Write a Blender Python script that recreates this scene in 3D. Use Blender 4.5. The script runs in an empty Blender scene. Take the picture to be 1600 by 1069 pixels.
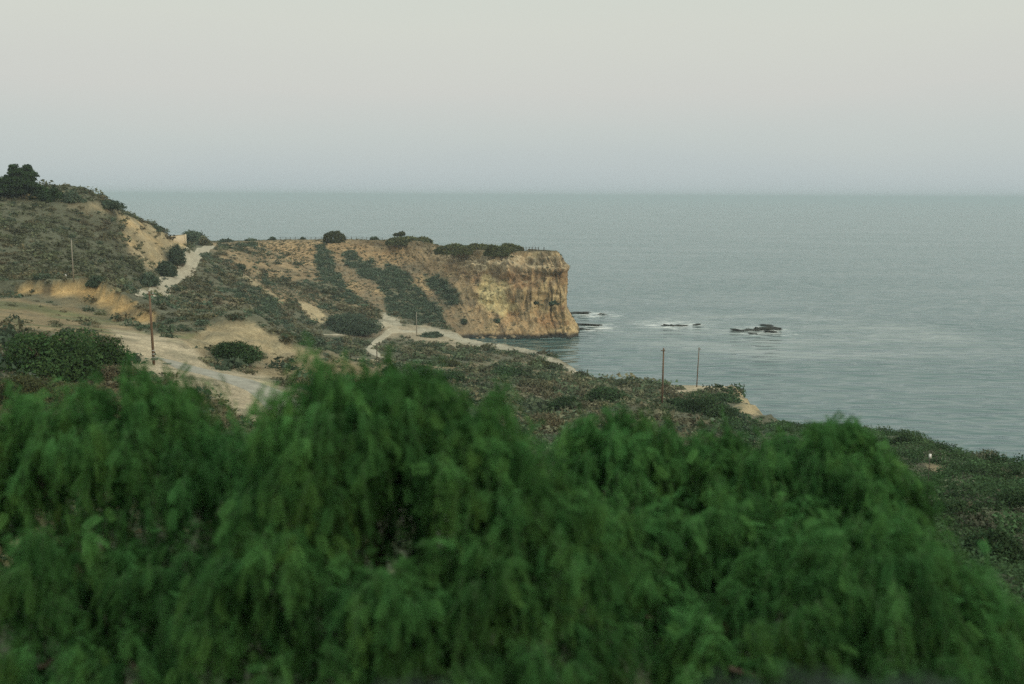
import bpy, bmesh, math
import numpy as np
from mathutils import Vector, Matrix
from mathutils.bvhtree import BVHTree

# ------------------------------------------------------------------ camera
F = 35.0 / 36.0 * 1600.0            # focal length in pixels of the 1600 x 1069 photograph
PITCH = math.radians(8.36)
ROLL = math.radians(0.27)
CAM = np.array([0.0, 0.0, 65.0])    # 65 m above the sea
scene = bpy.context.scene
cam_data = bpy.data.cameras.new('camera')
cam_data.lens = 35.0
cam_data.sensor_width = 36.0
cam_data.clip_start = 0.1
cam_data.clip_end = 150000.0
cam_data.dof.use_dof = True
cam_data.dof.focus_distance = 260.0
cam_data.dof.aperture_fstop = 0.6
cam = bpy.data.objects.new('camera', cam_data)
scene.collection.objects.link(cam)
cam.location = CAM.tolist()
RM = Matrix.Rotation(math.pi / 2 - PITCH, 4, 'X') @ Matrix.Rotation(ROLL, 4, 'Z')
cam.rotation_euler = RM.to_euler()
scene.camera = cam
R3 = np.array(RM.to_3x3())

# ------------------------------------------------------------------ sky
SUN_EL, SUN_AZ = math.radians(24), math.radians(128)    # azimuth clockwise from +Y: behind and to the right
world = bpy.data.worlds.new('World')
scene.world = world
world.use_nodes = True
wn, wl = world.node_tree.nodes, world.node_tree.links
wn.clear()
w_out = wn.new('ShaderNodeOutputWorld')
w_bg = wn.new('ShaderNodeBackground')
w_tc = wn.new('ShaderNodeTexCoord')
w_sep = wn.new('ShaderNodeSeparateXYZ')
w_ramp = wn.new('ShaderNodeValToRGB')
w_map = wn.new('ShaderNodeMapRange')
w_map.inputs['From Min'].default_value = -0.01
w_map.inputs['From Max'].default_value = 0.30
wl.new(w_tc.outputs['Generated'], w_sep.inputs[0])
w_noise = wn.new('ShaderNodeTexNoise')
w_noise.inputs['Scale'].default_value = 2.2
w_noise.inputs['Detail'].default_value = 3.0
w_mp = wn.new('ShaderNodeMapping')
w_mp.inputs['Scale'].default_value = (1.0, 1.0, 6.0)
wl.new(w_tc.outputs['Generated'], w_mp.inputs[0])
wl.new(w_mp.outputs[0], w_noise.inputs['Vector'])
w_add = wn.new('ShaderNodeMath'); w_add.operation = 'MULTIPLY_ADD'
w_add.inputs[1].default_value = 0.05
wl.new(w_noise.outputs['Fac'], w_add.inputs[0])
wl.new(w_sep.outputs['Z'], w_add.inputs[2])
w_sub = wn.new('ShaderNodeMath'); w_sub.operation = 'SUBTRACT'; w_sub.inputs[1].default_value = 0.025
wl.new(w_add.outputs[0], w_sub.inputs[0])
wl.new(w_sub.outputs[0], w_map.inputs['Value'])
wl.new(w_map.outputs[0], w_ramp.inputs['Fac'])
cr = w_ramp.color_ramp
SKY = [(0.0, (0.495, 0.567, 0.585)), (0.10, (0.545, 0.606, 0.608)), (0.22, (0.598, 0.645, 0.622)), (0.36, (0.662, 0.672, 0.634)),
       (0.55, (0.69, 0.71, 0.645)), (0.75, (0.675, 0.725, 0.65)), (1.0, (0.645, 0.70, 0.64))]
while len(cr.elements) < len(SKY):
    cr.elements.new(0.5)
for e, (p, c) in zip(cr.elements, SKY):
    e.position = p
    e.color = (*c, 1)
w_sky = wn.new('ShaderNodeTexSky')
w_sky.sky_type = 'NISHITA'
w_sky.sun_disc = False
w_sky.sun_elevation = SUN_EL
w_sky.sun_rotation = SUN_AZ
w_sky.dust_density = 6.0
w_sc = wn.new('ShaderNodeVectorMath'); w_sc.operation = 'SCALE'
w_sc.inputs['Scale'].default_value = 0.05
wl.new(w_sky.outputs[0], w_sc.inputs[0])
w_mix = wn.new('ShaderNodeMix'); w_mix.data_type = 'RGBA'
w_mix.inputs['Factor'].default_value = 0.93          # a high even marine layer over a thin clear sky
wl.new(w_sc.outputs[0], w_mix.inputs[6])
wl.new(w_ramp.outputs['Color'], w_mix.inputs[7])
# an overcast sky grows evenly brighter towards the zenith
w_zen = wn.new('ShaderNodeMapRange')
for i_, v_ in enumerate((0.22, 1.0, 1.0, 2.6)): w_zen.inputs[i_ + 1].default_value = v_
wl.new(w_sep.outputs['Z'], w_zen.inputs[0])
w_mul = wn.new('ShaderNodeVectorMath'); w_mul.operation = 'SCALE'
wl.new(w_mix.outputs[2], w_mul.inputs[0]); wl.new(w_zen.outputs[0], w_mul.inputs['Scale'])
wl.new(w_mul.outputs[0], w_bg.inputs['Color'])
w_bg.inputs['Strength'].default_value = 1.0
wl.new(w_bg.outputs[0], w_out.inputs['Surface'])

# ------------------------------------------------------------------ sun (veiled, soft)
sun_data = bpy.data.lights.new('sun', 'SUN')
sun_data.energy = 1.5
sun_data.angle = math.radians(14)
sun_data.color = (1.0, 0.80, 0.56)
sun = bpy.data.objects.new('sun', sun_data)
scene.collection.objects.link(sun)
sdir = Vector((math.sin(SUN_AZ) * math.cos(SUN_EL), math.cos(SUN_AZ) * math.cos(SUN_EL), math.sin(SUN_EL)))
sun.rotation_euler = sdir.to_track_quat('Z', 'Y').to_euler()
sun.location = (sdir * 60 + Vector((0, 0, 65))).to_tuple()

# ------------------------------------------------------------------ exposure and renderer
scene.view_settings.view_transform = 'Standard'
scene.view_settings.look = 'None'
scene.view_settings.exposure = 0.0
scene.view_settings.gamma = 1.0
scene.view_settings.use_curve_mapping = False
scene.render.engine = 'CYCLES'
scene.cycles.use_denoising = False
scene.cycles.use_adaptive_sampling = False
scene.cycles.max_bounces = 6
scene.cycles.diffuse_bounces = 3
scene.cycles.glossy_bounces = 3
scene.cycles.transmission_bounces = 3
scene.cycles.transparent_max_bounces = 6
scene.cycles.volume_bounces = 1

# ------------------------------------------------------------------ helpers
def ray(px, py):
    d = np.array([(px - 800.0) / F, (534.5 - py) / F, -1.0])
    d = R3 @ d
    return d / np.linalg.norm(d)

def P(px, py, Y):
    """the point on the pixel's ray that lies Y metres ahead"""
    d = ray(px, py)
    return CAM + d * (Y / d[1])

def proj(x, y, z):
    v = np.stack([x - CAM[0], y - CAM[1], z - CAM[2]], -1) @ R3
    w = np.where(-v[..., 2] < 0.5, 0.5, -v[..., 2])
    return 800 + F * v[..., 0] / w, 534.5 - F * v[..., 1] / w

def _h(ix, iy, iz):
    n = (ix.astype(np.int64) * 374761393 + iy.astype(np.int64) * 668265263 + iz.astype(np.int64) * 2147483647 // 7) & 0xffffffff
    n = ((n ^ (n >> 13)) * 1274126177) & 0xffffffff
    n = ((n ^ (n >> 16)) * 2246822519) & 0xffffffff
    return ((n ^ (n >> 15)) & 0xffffff) / float(0xffffff)

def noise(x, y, z=0.0):
    x, y, z = np.broadcast_arrays(np.asarray(x, float), np.asarray(y, float), np.asarray(z, float))
    ix, iy, iz = np.floor(x), np.floor(y), np.floor(z)
    fx, fy, fz = x - ix, y - iy, z - iz
    fx, fy, fz = [f * f * f * (f * (f * 6 - 15) + 10) for f in (fx, fy, fz)]
    r = 0
    for a in (0, 1):
        for b in (0, 1):
            for c in (0, 1):
                w = (fx if a else 1 - fx) * (fy if b else 1 - fy) * (fz if c else 1 - fz)
                r = r + w * _h(ix + a, iy + b, iz + c)
    return r * 2 - 1

def fbm(x, y, z=0.0, o=4):
    r, a, s = 0, 1.0, 0.0
    for k in range(o):
        r = r + a * noise(x * 2 ** k + 17.3 * k, y * 2 ** k - 9.1 * k, z * 2 ** k + 3.7 * k)
        s += a
        a *= 0.5
    return r / s

def sstep(a, b, x):
    t = np.clip((x - a) / (b - a), 0, 1)
    return t * t * (3 - 2 * t)

def poly_sd(px, py, poly):
    """signed distance to a polygon, positive inside"""
    poly = np.asarray(poly, float)
    d2 = np.full(px.shape, 1e18)
    ins = np.zeros(px.shape, bool)
    for (x0, y0), (x1, y1) in zip(poly, np.roll(poly, -1, 0)):
        ex, ey = x1 - x0, y1 - y0
        t = np.clip(((px - x0) * ex + (py - y0) * ey) / (ex * ex + ey * ey + 1e-9), 0, 1)
        d2 = np.minimum(d2, (px - x0 - t * ex) ** 2 + (py - y0 - t * ey) ** 2)
        if y0 != y1:
            ins ^= ((y0 > py) != (y1 > py)) & (px < (x1 - x0) * (py - y0) / (y1 - y0) + x0)
    d = np.sqrt(d2)
    return np.where(ins, d, -d)

def line_d(px, py, pts):
    d2 = np.full(px.shape, 1e18)
    for (x0, y0), (x1, y1) in zip(pts[:-1], pts[1:]):
        ex, ey = x1 - x0, y1 - y0
        t = np.clip(((px - x0) * ex + (py - y0) * ey) / (ex * ex + ey * ey + 1e-9), 0, 1)
        d2 = np.minimum(d2, (px - x0 - t * ex) ** 2 + (py - y0 - t * ey) ** 2)
    return np.sqrt(d2)

def mesh(name, V, faces, mat, parent=None, col=None, smooth=False):
    """faces: (n,3) or (n,4) array, or a list of such arrays"""
    if not isinstance(faces, list):
        faces = [faces]
    V = np.asarray(V, np.float32).reshape(-1, 3)
    faces = [np.asarray(f, np.int32) for f in faces if len(f)]
    me = bpy.data.meshes.new(name)
    me.vertices.add(len(V))
    me.vertices.foreach_set('co', V.ravel())
    loops = np.concatenate([f.ravel() for f in faces])
    tot = np.concatenate([np.full(len(f), f.shape[1], np.int32) for f in faces])
    me.loops.add(len(loops))
    me.loops.foreach_set('vertex_index', loops)
    me.polygons.add(len(tot))
    me.polygons.foreach_set('loop_start', np.concatenate([[0], np.cumsum(tot)[:-1]]).astype(np.int32))
    me.polygons.foreach_set('loop_total', tot)
    if smooth:
        me.polygons.foreach_set('use_smooth', np.ones(len(tot), bool))
    me.update(calc_edges=True)
    if col is not None:
        a = me.color_attributes.new('Col', 'FLOAT_COLOR', 'POINT')
        c = np.ones((len(V), 4), np.float32)
        c[:, :3] = col
        a.data.foreach_set('color', c.ravel())
    if mat:
        me.materials.append(mat)
    ob = bpy.data.objects.new(name, me)
    scene.collection.objects.link(ob)
    if parent:
        ob.parent = parent
    return ob

def tag(o, label=None, cat=None, group=None, kind=None):
    if label: o['label'] = label
    if cat: o['category'] = cat
    if group: o['group'] = group
    if kind: o['kind'] = kind
    return o

def thing(name, loc, label, cat, group=None, rz=0.0):
    o = bpy.data.objects.new(name, None)
    scene.collection.objects.link(o)
    o.location = tuple(float(v) for v in loc)
    o.rotation_euler = (0, 0, rz)
    return tag(o, label, cat, group)

def grid_faces(nr, nc):
    i = np.arange(nr * nc).reshape(nr, nc)
    return np.stack([i[:-1, :-1], i[:-1, 1:], i[1:, 1:], i[1:, :-1]], -1).reshape(-1, 4)

class MB:
    """collects boxes and tubes into one mesh"""
    def __init__(s):
        s.v, s.f, s.n = [], [], 0
    def add(s, v, f):
        s.v.append(np.asarray(v, float)); s.f.append(np.asarray(f) + s.n); s.n += len(v)
    def box(s, c, size, rz=0.0):
        hx, hy, hz = np.asarray(size) / 2
        v = np.array([[x, y, z] for z in (-hz, hz) for x, y in ((-hx, -hy), (hx, -hy), (hx, hy), (-hx, hy))])
        ca, sa = math.cos(rz), math.sin(rz)
        v = v @ np.array([[ca, sa, 0], [-sa, ca, 0], [0, 0, 1]]) + np.asarray(c)
        s.add(v, [[3, 2, 1, 0], [4, 5, 6, 7], [0, 1, 5, 4], [1, 2, 6, 5], [2, 3, 7, 6], [3, 0, 4, 7]])
        return s
    def tube(s, pts, rad, n=8):
        pts = np.asarray(pts, float)
        rad = np.broadcast_to(np.asarray(rad, float), (len(pts),))
        rings = []
        for k, p in enumerate(pts):
            t = pts[min(k + 1, len(pts) - 1)] - pts[max(k - 1, 0)]
            t = t / (np.linalg.norm(t) + 1e-9)
            a = np.cross(t, [0, 0, 1] if abs(t[2]) < 0.9 else [1, 0, 0]); a /= np.linalg.norm(a)
            b = np.cross(t, a)
            th = np.arange(n) * 2 * math.pi / n
            rings.append(p + rad[k] * (np.cos(th)[:, None] * a + np.sin(th)[:, None] * b))
        v = np.concatenate(rings)
        f = []
        for k in range(len(pts) - 1):
            for j in range(n):
                f.append([k * n + j, k * n + (j + 1) % n, (k + 1) * n + (j + 1) % n, (k + 1) * n + j])
        m = (len(pts) - 1) * n
        v = np.concatenate([v, pts[:1], pts[-1:]])
        c0, c1 = len(v) - 2, len(v) - 1
        for j in range(0, n, 2):
            f.append([c0, (j + 2) % n, (j + 1) % n, j])
            f.append([c1, m + j, m + (j + 1) % n, m + (j + 2) % n])
        s.add(v, f)
        return s
    def build(s, name, mat, parent=None, smooth=False):
        return mesh(name, np.concatenate(s.v), np.concatenate(s.f), mat, parent, smooth=smooth)

# ------------------------------------------------------------------ materials
def new_mat(name):
    m = bpy.data.materials.new(name)
    m.use_nodes = True
    n, l = m.node_tree.nodes, m.node_tree.links
    b = n['Principled BSDF']
    return m, n, l, b

def tex_noise(n, l, scale, detail=4.0, vec=None, rough=0.6):
    t = n.new('ShaderNodeTexNoise')
    t.inputs['Scale'].default_value = scale
    t.inputs['Detail'].default_value = detail
    t.inputs['Roughness'].default_value = rough
    if vec is not None:
        l.new(vec, t.inputs['Vector'])
    return t

def mat_attr(name, scales=((0.5, 0.5), (3.0, 0.4)), rough=0.95, bump=0.0, bump_scale=1.0, zs=1.0):
    """surface colour from the painted attribute, broken up by grain"""
    m, n, l, b = new_mat(name)
    at = n.new('ShaderNodeAttribute'); at.attribute_name = 'Col'
    geo = n.new('ShaderNodeNewGeometry')
    mp = n.new('ShaderNodeMapping'); mp.inputs['Scale'].default_value = (1, 1, zs)
    l.new(geo.outputs['Position'], mp.inputs[0])
    cur = at.outputs['Color']
    for s, amt in scales:
        t = tex_noise(n, l, s, 5.0, mp.outputs[0])
        mr = n.new('ShaderNodeMapRange')
        mr.inputs['From Min'].default_value = 0.25; mr.inputs['From Max'].default_value = 0.75
        mr.inputs['To Min'].default_value = 1 - amt; mr.inputs['To Max'].default_value = 1 + amt
        l.new(t.outputs['Fac'], mr.inputs['Value'])
        vm = n.new('ShaderNodeVectorMath'); vm.operation = 'SCALE'
        l.new(cur, vm.inputs[0]); l.new(mr.outputs[0], vm.inputs['Scale'])
        cur = vm.outputs[0]
    l.new(cur, b.inputs['Base Color'])
    b.inputs['Roughness'].default_value = rough
    b.inputs['Specular IOR Level'].default_value = 0.15
    if bump:
        t = tex_noise(n, l, bump_scale, 8.0, mp.outputs[0], 0.65)
        bp = n.new('ShaderNodeBump')
        bp.inputs['Strength'].default_value = 1.0
        bp.inputs['Distance'].default_value = bump
        l.new(t.outputs['Fac'], bp.inputs['Height'])
        l.new(bp.outputs[0], b.inputs['Normal'])
    return m

def mat_leaf(name, transl=0.25):
    m, n, l, b = new_mat(name)
    n.remove(b)
    at = n.new('ShaderNodeAttribute'); at.attribute_name = 'Col'
    d = n.new('ShaderNodeBsdfDiffuse')
    t = n.new('ShaderNodeBsdfTranslucent')
    mx = n.new('ShaderNodeMixShader'); mx.inputs[0].default_value = transl
    l.new(at.outputs['Color'], d.inputs['Color'])
    l.new(at.outputs['Color'], t.inputs['Color'])
    l.new(d.outputs[0], mx.inputs[1]); l.new(t.outputs[0], mx.inputs[2])
    l.new(mx.outputs[0], n['Material Output'].inputs['Surface'])
    return m

def mat_plain(name, c0, c1, scale=8.0, rough=0.85, zs=0.2, bump=0.0):
    m, n, l, b = new_mat(name)
    tc = n.new('ShaderNodeTexCoord')
    mp = n.new('ShaderNodeMapping'); mp.inputs['Scale'].default_value = (1, 1, zs)
    l.new(tc.outputs['Object'], mp.inputs[0])
    t = tex_noise(n, l, scale, 6.0, mp.outputs[0])
    r = n.new('ShaderNodeValToRGB')
    r.color_ramp.elements[0].position = 0.3; r.color_ramp.elements[0].color = (*c0, 1)
    r.color_ramp.elements[1].position = 0.7; r.color_ramp.elements[1].color = (*c1, 1)
    l.new(t.outputs['Fac'], r.inputs[0]); l.new(r.outputs[0], b.inputs['Base Color'])
    b.inputs['Roughness'].default_value = rough
    b.inputs['Specular IOR Level'].default_value = 0.2
    if bump:
        bp = n.new('ShaderNodeBump'); bp.inputs['Distance'].default_value = bump
        l.new(t.outputs['Fac'], bp.inputs['Height']); l.new(bp.outputs[0], b.inputs['Normal'])
    return m

M_LAND = mat_attr('dry ground', ((0.12, 0.16), (0.5, 0.28), (2.6, 0.38)), bump=0.8, bump_scale=0.8)
M_CLIFF = mat_attr('cliff rock', ((0.22, 0.22), (0.8, 0.32), (2.5, 0.25)), bump=1.2, bump_scale=0.5, zs=0.6)
M_ROAD = mat_attr('packed dirt', ((0.2, 0.16), (0.9, 0.18), (3.5, 0.22)), bump=0.12, bump_scale=2.0)
M_SCRUB = mat_leaf('scrub leaves', 0.2)
M_LEAF = mat_leaf('bush leaves', 0.25)
M_PEPPER = mat_leaf('pepper tree leaves', 0.35)
M_BARK = mat_plain('bark', (0.055, 0.042, 0.03), (0.12, 0.095, 0.07), 6.0, 0.95, 0.3, 0.02)
M_POLE = mat_plain('weathered brown pole wood', (0.095, 0.062, 0.040), (0.17, 0.118, 0.078), 5.0, 0.9, 0.05)
M_POLE_GREY = mat_plain('weathered grey pole wood', (0.17, 0.16, 0.13), (0.28, 0.26, 0.21), 5.0, 0.9, 0.05)
M_POST_DARK = mat_plain('dark post wood', (0.04, 0.036, 0.03), (0.08, 0.07, 0.055), 5.0, 0.9, 0.1)
M_TWIG = mat_plain('green twigs', (0.035, 0.075, 0.028), (0.06, 0.10, 0.04), 6.0, 0.9, 0.3)
M_METAL = mat_plain('galvanised metal', (0.25, 0.26, 0.26), (0.36, 0.37, 0.37), 9.0, 0.5, 1.0)
M_WHITE = mat_plain('white paint', (0.66, 0.66, 0.62), (0.8, 0.8, 0.77), 4.0, 0.6, 1.0)
M_WALL = mat_plain('cream stucco', (0.42, 0.35, 0.24), (0.54, 0.46, 0.33), 0.6, 0.9, 1.0, 0.02)
M_ROCK = mat_plain('wet dark rock', (0.010, 0.011, 0.009), (0.026, 0.028, 0.022), 0.7, 0.8, 1.0, 0.12)
M_BOULDER = mat_plain('fallen cliff rock', (0.10, 0.085, 0.055), (0.24, 0.19, 0.115), 0.8, 0.85, 1.0, 0.1)

# ------------------------------------------------------------------ land height
CP = []          # (pixel x, pixel y, metres ahead) of ground points, from poles, roads and slopes of plausible size
CP += [(440, 640, 110), (400, 600, 121), (470, 592, 145), (330, 545, 155), (240, 568, 135), (200, 520, 172), (300, 532, 170),
       (100, 540, 130), (0, 560, 110), (0, 466, 214), (130, 481, 210), (240, 516, 185), (-120, 470, 215), (60, 500, 180)]
CP += [(30, 441, 225), (90, 438, 224), (150, 438, 222), (200, 466, 212), (240, 491, 200), (-100, 442, 228)]            # top of the ochre cut
CP += [(340, 500, 204), (385, 502, 202), (425, 530, 188), (495, 556, 186), (560, 572, 190), (350, 535, 178)]          # berm
CP += [(115, 436, 255), (60, 437, 250), (190, 448, 262), (220, 470, 272)]
CP += [(215, 462, 297), (240, 453, 312), (270, 440, 338), (295, 415, 388), (305, 400, 428), (322, 388, 475), (330, 382, 515)]   # upper road
CP += [(250, 482, 272), (250, 505, 256), (310, 522, 245), (300, 482, 292), (350, 450, 362), (345, 412, 440), (400, 480, 342),
       (385, 440, 420), (440, 528, 300), (430, 500, 352), (490, 515, 372), (500, 540, 330)]
CP += [(560, 519, 395), (600, 517, 400), (640, 514, 418), (690, 522, 408), (740, 535, 385), (830, 550, 350), (870, 564, 326),
       (925, 590, 292), (960, 596, 282), (1000, 600, 272), (1090, 604, 264), (1130, 604, 256), (1160, 626, 226), (1215, 656, 194),
       (575, 545, 322), (620, 565, 277), (700, 580, 255), (800, 600, 230), (900, 612, 228), (1000, 630, 196), (900, 660, 160),
       (800, 640, 172), (1035, 633, 185), (1100, 640, 190), (700, 620, 190), (600, 590, 215), (500, 585, 172), (1150, 660, 170),
       (1300, 672, 166), (1420, 690, 131), (1500, 715, 112), (1600, 735, 100), (1450, 800, 62), (1590, 900, 36), (1300, 740, 100)]
CP += [(60, 425, 268), (0, 420, 265), (180, 430, 285), (200, 442, 292), (100, 370, 312), (50, 340, 332), (0, 308, 352), (60, 310, 352),
       (135, 313, 352), (180, 327, 366), (215, 347, 386), (250, 364, 402), (285, 381, 424), (230, 402, 366), (200, 380, 350),
       (262, 420, 374), (150, 390, 322), (265, 395, 392)]                                                              # left hill
CP += [(340, 380, 565), (365, 420, 455), (420, 470, 388), (430, 380, 556)]
pts = [P(*c) for c in CP]
def W(px, Y, z):
    p = P(px, 400, Y); return np.array([p[0], Y, z])
pts += [W(100, 420, 57), (W(0, 440, 62)), W(-150, 360, 72), W(-300, 330, 78), W(-300, 250, 55), W(-300, 170, 48), W(200, 450, 46),
        W(285, 480, 39), W(200, 600, 36), W(0, 600, 45), W(-300, 600, 60), W(330, 640, 34)]
pts += [np.array(q, float) for q in [(0, -5, 64.2), (-25, -5, 64.5), (25, -5, 63.5), (0, 2, 62.9), (-20, 5, 61.5), (20, 5, 60.5), (0, 12, 57.2), (-12, 13, 57.6),
        (12, 12, 56.6), (0, 40, 50), (-25, 40, 51.5), (25, 40, 48.5), (0, 70, 45), (-40, 75, 47.5), (35, 75, 42), (60, 30, 50), (-60, 30, 56), (95, 60, 38)]]
pts = np.array(pts)
# the steep ochre cut: a sharp step along its upper edge
CUT = np.array([(*P(a, b, d)[:2], hh) for a, b, d, hh in ((-300, 445, 226, 4.4), (-120, 441, 225, 4.4), (22, 442, 224, 4.5), (90, 439, 222, 4.6), (150, 438, 220, 4.8), (205, 466, 208, 3.6), (243, 490, 199, 2.6), (300, 512, 188, 0.0))])
def cut_step(x, y):
    x = np.asarray(x, float); y = np.asarray(y, float)
    bd = np.full(x.shape, 1e18); sg = np.zeros(x.shape); hh = np.zeros(x.shape)
    for (x0, y0, h0), (x1, y1, h1) in zip(CUT[:-1], CUT[1:]):
        ex, ey = x1 - x0, y1 - y0
        t = np.clip(((x - x0) * ex + (y - y0) * ey) / (ex * ex + ey * ey), 0, 1)
        dx, dy = x - x0 - t * ex, y - y0 - t * ey
        d2 = dx * dx + dy * dy
        m = d2 < bd
        bd = np.where(m, d2, bd); hh = np.where(m, h0 + t * (h1 - h0), hh)
        sg = np.where(m, np.sign(ex * dy - ey * dx), sg)
    sd = np.sqrt(bd) * sg
    sd = sd + 0.9 * fbm(x * 0.35, y * 0.35, 6.0, 3) * np.exp(-(sd / 8) ** 2)
    return hh * (0.35 * sstep(-5.0, -1.2, sd) + 0.65 * sstep(-1.6, 0.0, sd)), sd, hh
BUMPS = [(600, 402, 6.0, 5.0, 6.0), (362, 203, 2.2, 8.0, 7.0), (396, 198, 1.4, 5.0, 6.0)]        # sandy mounds: pixel x, metres ahead, height, radii
def bumps(x, y):
    z = 0
    for a, d, hh, rx, ry in BUMPS:
        c = P(a, 500, d)
        q = np.sqrt(((x - c[0]) / rx) ** 2 + ((y - c[1]) / ry) ** 2)
        z = z + hh * np.maximum(0, 1 - q / 1.6) ** 1.3
    return z
pts[:, 2] -= cut_step(pts[:, 0], pts[:, 1])[0]
def tps_k(r2):
    return 0.5 * r2 * np.log(r2 + 1e-6)
def tps_fit(p, lam):
    n = len(p); s = 100.0
    xy = p[:, :2] / s
    K = tps_k(((xy[:, None] - xy[None]) ** 2).sum(-1)) + lam * np.eye(n)
    A = np.zeros((n + 3, n + 3)); A[:n, :n] = K
    A[:n, n] = 1; A[:n, n + 1:] = xy; A[n:, :n] = A[:n, n:].T
    b = np.zeros(n + 3); b[:n] = p[:, 2]
    c = np.linalg.solve(A, b)
    def f(x, y):
        X = np.stack([np.ravel(x), np.ravel(y)], -1) / s
        out = np.zeros(len(X))
        for i0 in range(0, len(X), 20000):
            q = X[i0:i0 + 20000]
            out[i0:i0 + 20000] = tps_k(((q[:, None] - xy[None]) ** 2).sum(-1)) @ c[:n] + c[n] + q @ c[n + 1:]
        return out.reshape(np.shape(x))
    return f
base_h = tps_fit(pts, 2e-4)

# lip of the low sea bluff, then a line that stays hidden under the headland
LIP = [P(2000, 830, 72)[:2], P(1800, 778, 84)[:2], P(1600, 731, 104)[:2], P(1500, 706, 118)[:2], P(1420, 689, 136)[:2], P(1300, 671, 169)[:2], P(1215, 655, 197)[:2],
       P(1168, 625, 229)[:2], P(1138, 603, 266)[:2], P(1090, 599, 278)[:2], P(1000, 596, 287)[:2], P(950, 594, 291)[:2],
       P(922, 590, 298)[:2], P(872, 562, 336)[:2], P(830, 549, 360)[:2], P(765, 537, 386)[:2], P(720, 527, 404)[:2], P(700, 519, 432)[:2],
       P(640, 505, 445)[:2], P(560, 480, 462)[:2], P(470, 440, 500)[:2], P(400, 420, 545)[:2], P(372, 420, 700)[:2]]
LAND = np.array([(120, -40)] + [tuple(p) for p in LIP] + [(-600, 760), (-600, -40)])

PIX = {   # regions of ground by photograph pixel (only used to decide what the ground there is made of)
    'lot': [(170, 512), (245, 522), (300, 545), (325, 572), (420, 592), (470, 622), (470, 690), (380, 650), (300, 610), (210, 580), (180, 540)],
    'field': [(-200, 455), (25, 466), (130, 482), (240, 522), (330, 520), (320, 548), (190, 532), (100, 520), (-200, 520)],
    'cut': [(22, 446), (150, 436), (205, 462), (243, 490), (243, 517), (130, 484), (22, 468)],
    'mound': [(290, 540), (325, 508), (350, 498), (388, 500), (432, 530), (510, 560), (440, 556), (330, 545)],
    'brown': [(385, 580), (415, 556), (500, 560), (640, 578), (560, 600), (470, 600)],
    'spur': [(510, 524), (590, 512), (655, 510), (705, 520), (775, 540), (740, 546), (650, 530), (560, 528)],
    'scar': [(186, 338), (215, 345), (292, 380), (284, 392), (252, 392), (262, 412), (288, 428), (272, 432), (226, 424), (196, 392)],
    'clear': [(1036, 600), (1085, 601), (1135, 600), (1140, 608), (1085, 612), (1050, 616)],
    'clear2': [(1446, 724), (1490, 728), (1484, 741), (1448, 740)],
    'point': [(1150, 618), (1180, 625), (1225, 660), (1180, 660), (1145, 645)],
    'hilltan': [(98, 316), (165, 318), (180, 332), (120, 330)],
    'headsoil': [(333, 380), (440, 374), (530, 374), (530, 430), (470, 440), (400, 438), (372, 420), (345, 398)],
    'ridge': [(463, 470), (482, 474), (514, 498), (504, 508), (488, 502)],
    'ridgeline': [(376, 428), (384, 430), (442, 470), (438, 476), (400, 454)],
    'peak': [(580, 513), (596, 492), (606, 486), (622, 500), (632, 513)],
    'hillside': [(-200, 300), (90, 312), (180, 330), (200, 390), (240, 440), (200, 450), (-200, 440)],
    'spurgrass': [(640, 530), (720, 532), (800, 555), (900, 590), (760, 585), (640, 560), (600, 545)],
}
SHORE = [(655, 516), (700, 521), (745, 536), (800, 545), (835, 551), (870, 566), (905, 582), (925, 589)]
ROADS = {
    'upper': [(213, 463), (235, 455), (262, 445), (285, 430), (297, 412), (304, 399), (314, 390), (328, 384)],
    'loop': [(655, 519), (625, 517), (596, 524), (577, 536), (575, 548), (590, 558), (620, 563)],
    'spur': [(505, 523), (560, 518), (610, 515), (660, 516), (700, 523), (745, 538)],
    'low': [(545, 560), (585, 563), (640, 570), (700, 579)],
}
def region(px, py, name, soft=4.0, jit=6.0):
    d = poly_sd(px, py, PIX[name]) + jit * fbm(px * 0.035, py * 0.07, 5.0, 3)
    return sstep(-soft, soft, d)

def land_h(x, y, detail=True):
    z0 = base_h(x, y) + cut_step(x, y)[0] + bumps(x, y)
    sd = -poly_sd(x, y, LAND)                                      # positive out to sea
    wob = 3.0 * fbm(x * 0.06, y * 0.06, 2.0, 3)
    s = np.maximum(0, sd + wob)
    z = z0 - 1.25 * s - 0.03 * s * s
    if detail:
        px, py = proj(x, y, z0)
        flat = np.clip(region(px, py, 'lot') + region(px, py, 'field') + region(px, py, 'spur') + region(px, py, 'clear'), 0, 1)
        for k, w in (('upper', 14), ('loop', 12), ('spur', 12), ('low', 9)):
            flat = np.maximum(flat, 1 - sstep(w * 0.5, w, line_d(px, py, ROADS[k])))
        rough = 1 - 0.9 * flat
        far = sstep(40, 140, y)
        z = z + rough * far * (1.1 * fbm(x * 0.05, y * 0.05, 1.0, 3) + 0.45 * fbm(x * 0.25, y * 0.25, 7.0, 3))
        hill = sstep(-20, -60, x) * sstep(240, 300, y)
        g = 1 - np.abs(noise(x * 0.07 + 0.02 * y, y * 0.015, 3.0))
        z = z - hill * rough * 1.6 * g ** 3
        bare = np.clip(region(px, py, 'scar') + region(px, py, 'mound') + region(px, py, 'point'), 0, 1)
        z = z - bare * (1.3 * np.clip(1 - 1.8 * np.abs(fbm(x * 0.16 + y * 0.05, y * 0.05, 14.0, 3)), 0, 1) ** 3 - 0.9 * fbm(x * 0.3, y * 0.3, 3.0, 3))
    return np.maximum(z, -4.0 + 0.2 * fbm(x * 0.1, y * 0.1, 0, 2))

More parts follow.
